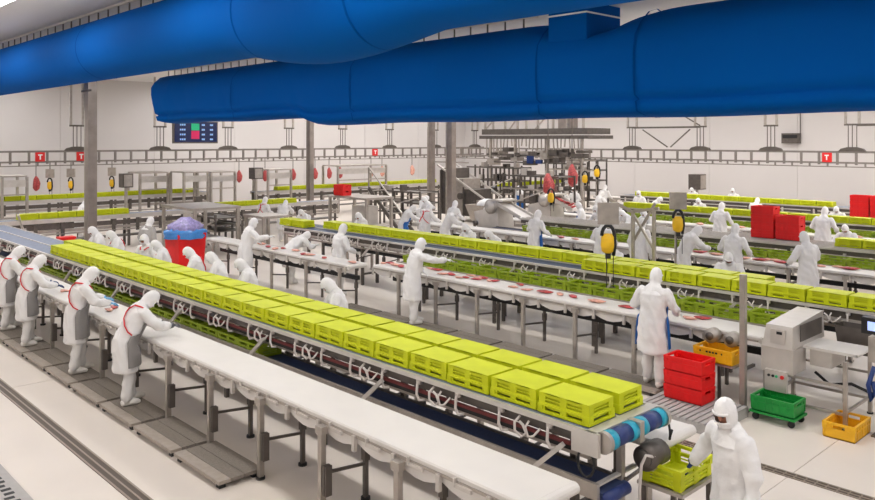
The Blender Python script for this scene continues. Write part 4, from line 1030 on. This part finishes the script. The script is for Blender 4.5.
cabinet(-33.6, on_x(126, -33.6), 1.95, .45, .6, 'grey control cabinet on a post before the first gate past the column')
cabinet(-33.6, on_x(256, -33.6), 2.1, .5, .55, 'grey control cabinet on a post between two gate frames')
cabinet(-19.0, 35.9, 1.55, .62, .75, 'brown-grey control cabinet on a post in front of the bare wall')
# stair-like side frame near the blue belts
t = thing('guard_railing', 'slanted pale steel railing beside the start of the blue belts', 'railing', (-28.4, 6.2, 0))
for i in range(7): MB().bar((0, -1.8 + i * .55, 0), (.5, -1.8 + i * .55, 1.05), .05).build('baluster', 'steel_light', t)
MB().bar((.5, -1.9, 1.05), (.5, 1.6, 1.05), .06).build('handrail', 'steel_light', t); MB().bar((0, -1.9, .04), (0, 1.6, .04), .07).build('base_rail', 'steel_light', t)
MB().bar((.5, 1.5, 1.05), (2.2, .9, 1.7), .06).build('stay', 'steel_light', t)
# braces frame beside the middle conveyor; its arm carries the large balancer
FY = 14.2; fx = on_y(654, FY); fx0 = on_y(633, FY); bx, by = on_y(608, 12.72), 12.72
t = thing('braced_frame', 'steel frame of two posts with diagonal braces and an arm over the crates', 'frame', (fx, FY, 0))
for q in (0, fx0 - fx): MB().bar((q, 0, 0), (q, 0, 2.5 if q else 2.58), .06).build('post', 'steel', t)
MB().bar((.1, .02, 2.6), (fx0 - fx, 0, 2.5), .06).build('top_rail', 'steel', t); MB().bar((fx0 - fx, 0, 2.48), (bx - fx, by - FY, 2.86), .05).build('arm', 'steel', t)
MB().bar((fx0 - fx, 0, 2.45), (0, 0, 1.75), .045).build('brace', 'steel', t); MB().bar((fx0 - fx, .05, 1.9), (0, .05, 2.7), .045).build('brace', 'steel', t)
# chute machines
def chute_machine(x, y, label, meatload=False):
    t = thing('chute_machine', label, 'machine', (x, y, 0))
    MB().add([(-.5, -.4, .5), (.5, -.4, .5), (.5, .4, .5), (-.5, .4, .5), (-.75, -.4, 1.45), (.35, -.4, 1.7), (.35, .4, 1.7), (-.75, .4, 1.45)],
             [(0, 3, 2, 1), (4, 5, 6, 7), (0, 1, 5, 4), (1, 2, 6, 5), (2, 3, 7, 6), (3, 0, 4, 7)]).build('body', 'steel_light', t)
    MB().cyl((.1, -.48, 1.68), (.1, .48, 1.68), .26, 20).build('drum', 'steel', t, True)
    MB().cyl((.1, -.5, 1.68), (.1, -.48, 1.68), .2, 20).build('drum_cover', 'steel_light', t, True)
    MB().box(.1, .5, -.3, .5, 1.86, 1.92).build('hood', 'steel_light', t)
    MB().add([(.3, -.3, 1.72), (.3, .3, 1.72), (1.35, .3, 1.32), (1.35, -.3, 1.32), (.3, -.3, 1.76), (.3, .3, 1.76), (1.35, .3, 1.36), (1.35, -.3, 1.36)],
             [(0, 3, 2, 1), (4, 5, 6, 7), (0, 1, 5, 4), (1, 2, 6, 5), (2, 3, 7, 6), (3, 0, 4, 7)]).build('chute', 'belt_white', t)
    for sy in (-.33, .33): MB().bar((.3, sy, 1.78), (1.35, sy, 1.38), .03, .12).build('chute_side', 'steel_light', t)
    for sx in (-.42, .42):
        for sy in (-.34, .34): MB().box(sx - .04, sx + .04, sy - .04, sy + .04, 0, .5).build('leg', 'steel_dark', t)
    MB().cyl((-.62, -.42, 1.05), (-.62, .42, 1.05), .09, 12).build('roller', 'steel_dark', t, True)
    if meatload:
        for i in range(5):
            o = inst(MT[i % 4][0], 'meat_cut', None, (x + .5 + i * .17, y + random.uniform(-.12, .12), 1.685 - i * .065), (0, .36, i)); o.scale = (1.3,) * 3
            tag(o, 'red meat cut sliding down the second white chute', 'meat', 'meat on the second chute')
chute_machine(on_y(497, 20.4), 20.4, 'grey drum machine with a plain white chute behind the blue apron edges')
chute_machine(on_y(549, 24.0), 24.0, 'grey drum machine whose white chute carries red meat', True)
# tool balancers hanging from the ceiling
bal_y = MB().sweep([(0, 0, -.46), (0, 0, -.42), (0, 0, -.3), (0, 0, -.14), (0, 0, -.08)], [(.06, .05), (.12, .08), (.14, .09), (.13, .085), (.07, .05)], 14, ax=(1, 0, 0)).mesh('body', 'balancer', True)
bal_k = MB().sweep([(-.12 * math.cos(g), -.02, -.12 + .2 * math.sin(g)) for g in [PI * i / 8 for i in range(9)]] + [(.13, -.02, -.3), (.1, -.02, -.5)], .035, 8).mesh('strap_loop', 'black', True)
bal_b = MB().box(-.05, .05, -.04, .04, -.56, -.45).mesh('clamp', 'black')
def balancer(u, y, ztop, label, s=1.0, cords=.6, box=True, hold='pole'):
    x = on_y(u, y); t = thing('tool_balancer', label, 'tool hoist', (x, y, ztop)); t.rotation_euler = (0, 0, R(40)); t.scale = (s, s, s)
    inst(bal_y, 'body', t); inst(bal_k, 'strap_loop', t); inst(bal_b, 'clamp', t)
    for q in (-.03, .1): MB().bar((q, 0, -.5), (q, 0, -.5 - cords), .014).build('cord', 'black', t)
    if box: MB().box(-.2, .2, -.05, .05, .1, .52).build('mount_plate', 'steel', t)
    if hold == 'arm': MB().bar((0, 0, .05), (0, 0, .6), .03).build('suspension', 'steel_dark', t)
    elif hold == 'rail': MB().bar((0, 0, .05), (0, 0, (ZL - ztop) / s), .03).build('suspension', 'steel_dark', t)
    else:
        MB().bar((0, 0, .06), (0, .32, .1), .04).build('arm', 'steel_dark', t); MB().bar((0, .32, .14), (0, .32, -ztop / s), .045).build('pole', 'steel', t)
balancer(608, 12.72, 2.27, 'large yellow and black balancer with two cords hanging over the crate lanes', 1.0, .62, hold='arm')
balancer(678, 17.4, 2.2, 'yellow and black balancer on a pole beside the bent worker', 1.0, .5)
balancer(551, 23.0, 2.1, 'yellow balancer between the two chute machines', .95, .3, False)
balancer(585, 30.0, 2.45, 'yellow balancer beside the hanging red carcass', 1.0, .3, False)
balancer(597, 30.0, 2.75, 'highest small yellow balancer before the grey machinery', 1.0, .3, False)
for u, lb in ((50, 'yellow balancer on the rail under the first red sign'), (71, 'yellow balancer on the rail next to the tall column'), (112, 'dark and yellow balancer on the rail just past the tall column')):
    balancer(u, on_x(u, -42.0), 1.98, lb, 1.05, .2, hold='rail')
# hanging carcass pieces
def carcass(x, y, ztop, h, label, m='meat', r=.2):
    t = thing('hanging_meat', label, 'meat', (x, y, ztop))
    MB().sweep([(0, 0, -h), (.03, 0, -h * .85), (.05, .02, -h * .55), (-.03, .02, -h * .3), (0, 0, -.12)], [r * .3, r * .9, r, r * .7, r * .25], 10).build('flesh', m, t, True)
    MB().bar((0, 0, -.14), (0, 0, ZC - ztop - .003 if y < 39 and x > -40 else ZL - ztop), .03).build('hook', 'steel_dark', t)
carcass(on_y(548, 27.0), 27.0, 2.65, 1.1, 'large red carcass side hanging above the second chute machine', r=.26)
carcass(on_y(572, 30.4), 30.4, 2.95, 1.2, 'red carcass side hanging beside the yellow balancers', r=.25)
for i, (u, lb) in enumerate(((36, 'small red cut hanging beside the first red sign'), (239, 'long dark red cut hanging past the gate frame with the cabinet'), (254, 'red cut hanging under the cabinet between gates'), (265, 'red cut hanging at the gate before the slim column'), (293, 'short red cut hanging past the gate before the column'),
        (315, 'red cut hanging just past the slim column'), (329, 'red cut hanging above the red crates on the frame'), (340, 'red cut hanging at the start of the wide gate'), (371, 'pale cut hanging inside the wide gate'), (382, 'pale cut hanging at the end of the wide gate'), (412, 'red cut hanging before the twin columns'))):
    carcass(-42.0, on_x(u, -42.0), 2.3, .85, lb, 'meat' if i < 8 else 'meat_pale', .17)
# stepped machinery by the steel column
t = thing('stepped_machine', 'stepped grey conveyor machinery with sloping rails behind the steel column', 'machine', (-26.7, 27.6, 0))
for i in range(4): MB().box(-1.4 + i * .75, -.6 + i * .75, -.6, .6, .3, 2.6 - i * .5).build('step_housing', 'steel' if i % 2 else 'steel_dark', t)
MB().bar((-1.6, -.66, 2.75), (2.2, -.66, .9), .08).build('sloping_rail', 'steel_light', t); MB().bar((-1.6, .66, 2.75), (2.2, .66, .9), .08).build('sloping_rail', 'steel_light', t)
for i in range(5): MB().box(-1.4 + i * .8, -1.34 + i * .8, -.7, -.64, 0, 2.5 - i * .4).build('post', 'steel_dark', t)
MB().bar((-1.8, -.7, 2.9), (.6, -.7, 2.9), .06).build('top_rail', 'steel', t)
for i in range(3): MB().cyl((-.9 + i * .9, -.72, 1.6 - i * .35), (-.9 + i * .9, -.6, 1.6 - i * .35), .16, 12).build('wheel', 'steel_dark', t)
t = thing('steel_tank', 'open steel tank heaped with white pieces behind the steel column', 'tank', (-22.9, 24.8, 0))
MB().add([(-.5, -.5, .5), (.5, -.5, .5), (.5, .5, .5), (-.5, .5, .5), (-.7, -.7, 1.2), (.7, -.7, 1.2), (.7, .7, 1.2), (-.7, .7, 1.2)], [(0, 3, 2, 1), (0, 1, 5, 4), (1, 2, 6, 5), (2, 3, 7, 6), (3, 0, 4, 7)]).build('tub', 'steel', t)
MB().ball((0, 0, 1.15), (.5, .5, .3), 14, 8).build('heap', 'white', t, True)
for sx in (-.4, .4):
    for sy in (-.4, .4): MB().box(sx - .04, sx + .04, sy - .04, sy + .04, 0, .5).build('leg', 'steel_dark', t)
t = thing('steel_staircase', 'narrow steel staircase sloping down toward the slim column', 'stairs', (-25.5, 21.6, 0))
for sy in (-.35, .35): MB().bar((-1.2, sy, 1.9), (1.0, sy, .05), .06, .16).build('stringer', 'steel_dark', t)
for i in range(8): MB().box(-1.1 + i * .28, -.9 + i * .28, -.35, .35, 1.78 - i * .235, 1.81 - i * .235).build('tread', 'steel', t)
MB().bar((-1.2, -.35, 2.8), (1.0, -.35, .95), .05).build('handrail', 'steel_light', t)
for q, z in ((-1.2, 0), (1.0, 0)): MB().bar((q, -.35, 0), (q, -.35, 2.8 if q < 0 else .95), .05).build('baluster', 'steel', t)
MB().box(-1.9, -1.2, -.4, .4, 1.84, 1.9).build('landing', 'steel', t)
for q in (-1.85, -1.25): MB().box(q - .03, q + .03, .3, .36, 0, 1.84).build('post', 'steel_dark', t)
# suspended gantry
t = thing('suspended_gantry', 'wide suspended steel gantry with machinery hanging from the ceiling', 'gantry', (-26.4, 33.0, 4.1))
MB().box(-3.6, 3.6, -1.0, 1.0, .2, .5).build('upper_deck', 'steel_dark', t); MB().box(-3.7, 3.7, -1.1, 1.1, -.04, .14).build('lower_deck', 'steel_dark', t)
for q in (-3.4, -2.8, -1.9, -1.0, -.4, .4, 1.4, 2.3, 3.3): MB().box(q - .05, q + .05, -.98, -.88, .42, ZC - 4.1 - .003).build('hanger', 'steel', t)
for a, b in ((-3.4, -2.0), (-1.6, -.6), (.2, 1.5)): MB().bar((a, -.95, .45), (b, -.95, 1.6), .06).build('brace', 'steel', t)
MB().box(1.7, 2.5, -.9, -.3, .42, ZC - 4.1 - .003).build('shaft', 'column_steel', t)
rnd = random.Random(11)
for i in range(26):
    q = -3.3 + i * .26; MB().bar((q, -.9, 0), (q + rnd.uniform(-.1, .1), -.9, -rnd.uniform(.4, 1.2)), .05).build('drop_rod', 'steel', t)
for i in range(22):
    q = -3.2 + i * .29; z = -rnd.uniform(.5, 1.2); MB().box(q, q + rnd.uniform(.3, .7), -1.0, -.4, z - rnd.uniform(.12, .35), z).build('drive_unit', rnd.choice(('steel_dark', 'steel', 'steel_dark')), t)
MB().box(-3.3, 3.4, -.95, -.85, -.95, -.85).build('cross_bar', 'steel_dark', t); MB().box(-3.3, 3.4, -.95, -.85, -1.35, -1.28).build('cross_bar', 'steel_dark', t)
MB().box(-.3, .1, -1.02, -.9, -1.35, -.95).build('motor', 'glove_navy', t); MB().box(.3, .7, -1.02, -.9, -1.35, -1.15).build('motor', 'glove_navy', t)
for q in (-3.0, -1.2, 1.0, 3.2): MB().box(q - .06, q + .06, -.96, -.84, -4.1, 0).build('support_post', 'steel', t)
# racks of rails, posts and small drives that crowd the far end
def machinery_rack(x, y, lx, ly, z, nlev, npost, label, seed):
    t = thing('machinery_rack', label, 'machine', (x, y, 0)); rnd = random.Random(seed); a, b = lx / 2, ly / 2
    for i in range(npost):
        q = -a + i * lx / (npost - 1)
        for s in (-b, b): MB().box(q - .035, q + .035, s - .035, s + .035, 0, z - rnd.uniform(0, .25)).build('post', 'steel_dark', t)
    for k in range(nlev):
        zz = .55 + (z - .7) * k / max(1, nlev - 1)
        for s in (-b, b): MB().box(-a, a, s - .04, s + .04, zz - .03, zz + .04).build('rail', rnd.choice(('steel', 'steel_dark', 'steel_dark')), t)
        MB().box(-a, a, -b, b, zz - .03, zz).build('deck', 'steel_dark', t)
        for i in range(int(lx / .9)):
            q = rnd.uniform(-a, a - .3); w = rnd.uniform(.15, .4); MB().box(q, q + w, -b + .02, -b + .3, zz + .04, zz + rnd.uniform(.15, .4)).build('drive', rnd.choice(('steel', 'steel_dark', 'steel_light', 'steel_dark')), t)
    MB().bar((-a, -b - .04, z * .35), (a, -b - .04, z * .8), .05).build('brace', 'steel_light', t)
machinery_rack(-22.6, 27.9, 3.2, 1.2, 2.5, 4, 6, 'crowded steel rack of rails and drives beside the stepped grey machine', 1)
machinery_rack(-27.5, 30.6, 3.6, 1.0, 2.7, 4, 7, 'tall steel rack of rails below the suspended gantry', 2)
machinery_rack(-27.2, 37.0, 3.6, 1.0, 3.0, 5, 7, 'steel rack of rails behind the hanging red carcasses', 3)
machinery_rack(-32.6, 9.2, 1.0, 4.0, 1.1, 3, 3, 'low steel rack between the two cross conveyors by the tall column', 4)
machinery_rack(-32.2, 18.2, 1.0, 4.5, 1.25, 3, 3, 'low steel rack under the gate frames at the crate gap', 5)
machinery_rack(-28.0, 24.6, 3.2, 1.2, 1.7, 3, 6, 'steel rack between the staircase and the slim column', 6)
machinery_rack(-27.6, 14.5, 1.6, 1.0, 1.2, 3, 4, 'low steel rack beside the worker with crossed red straps', 7)
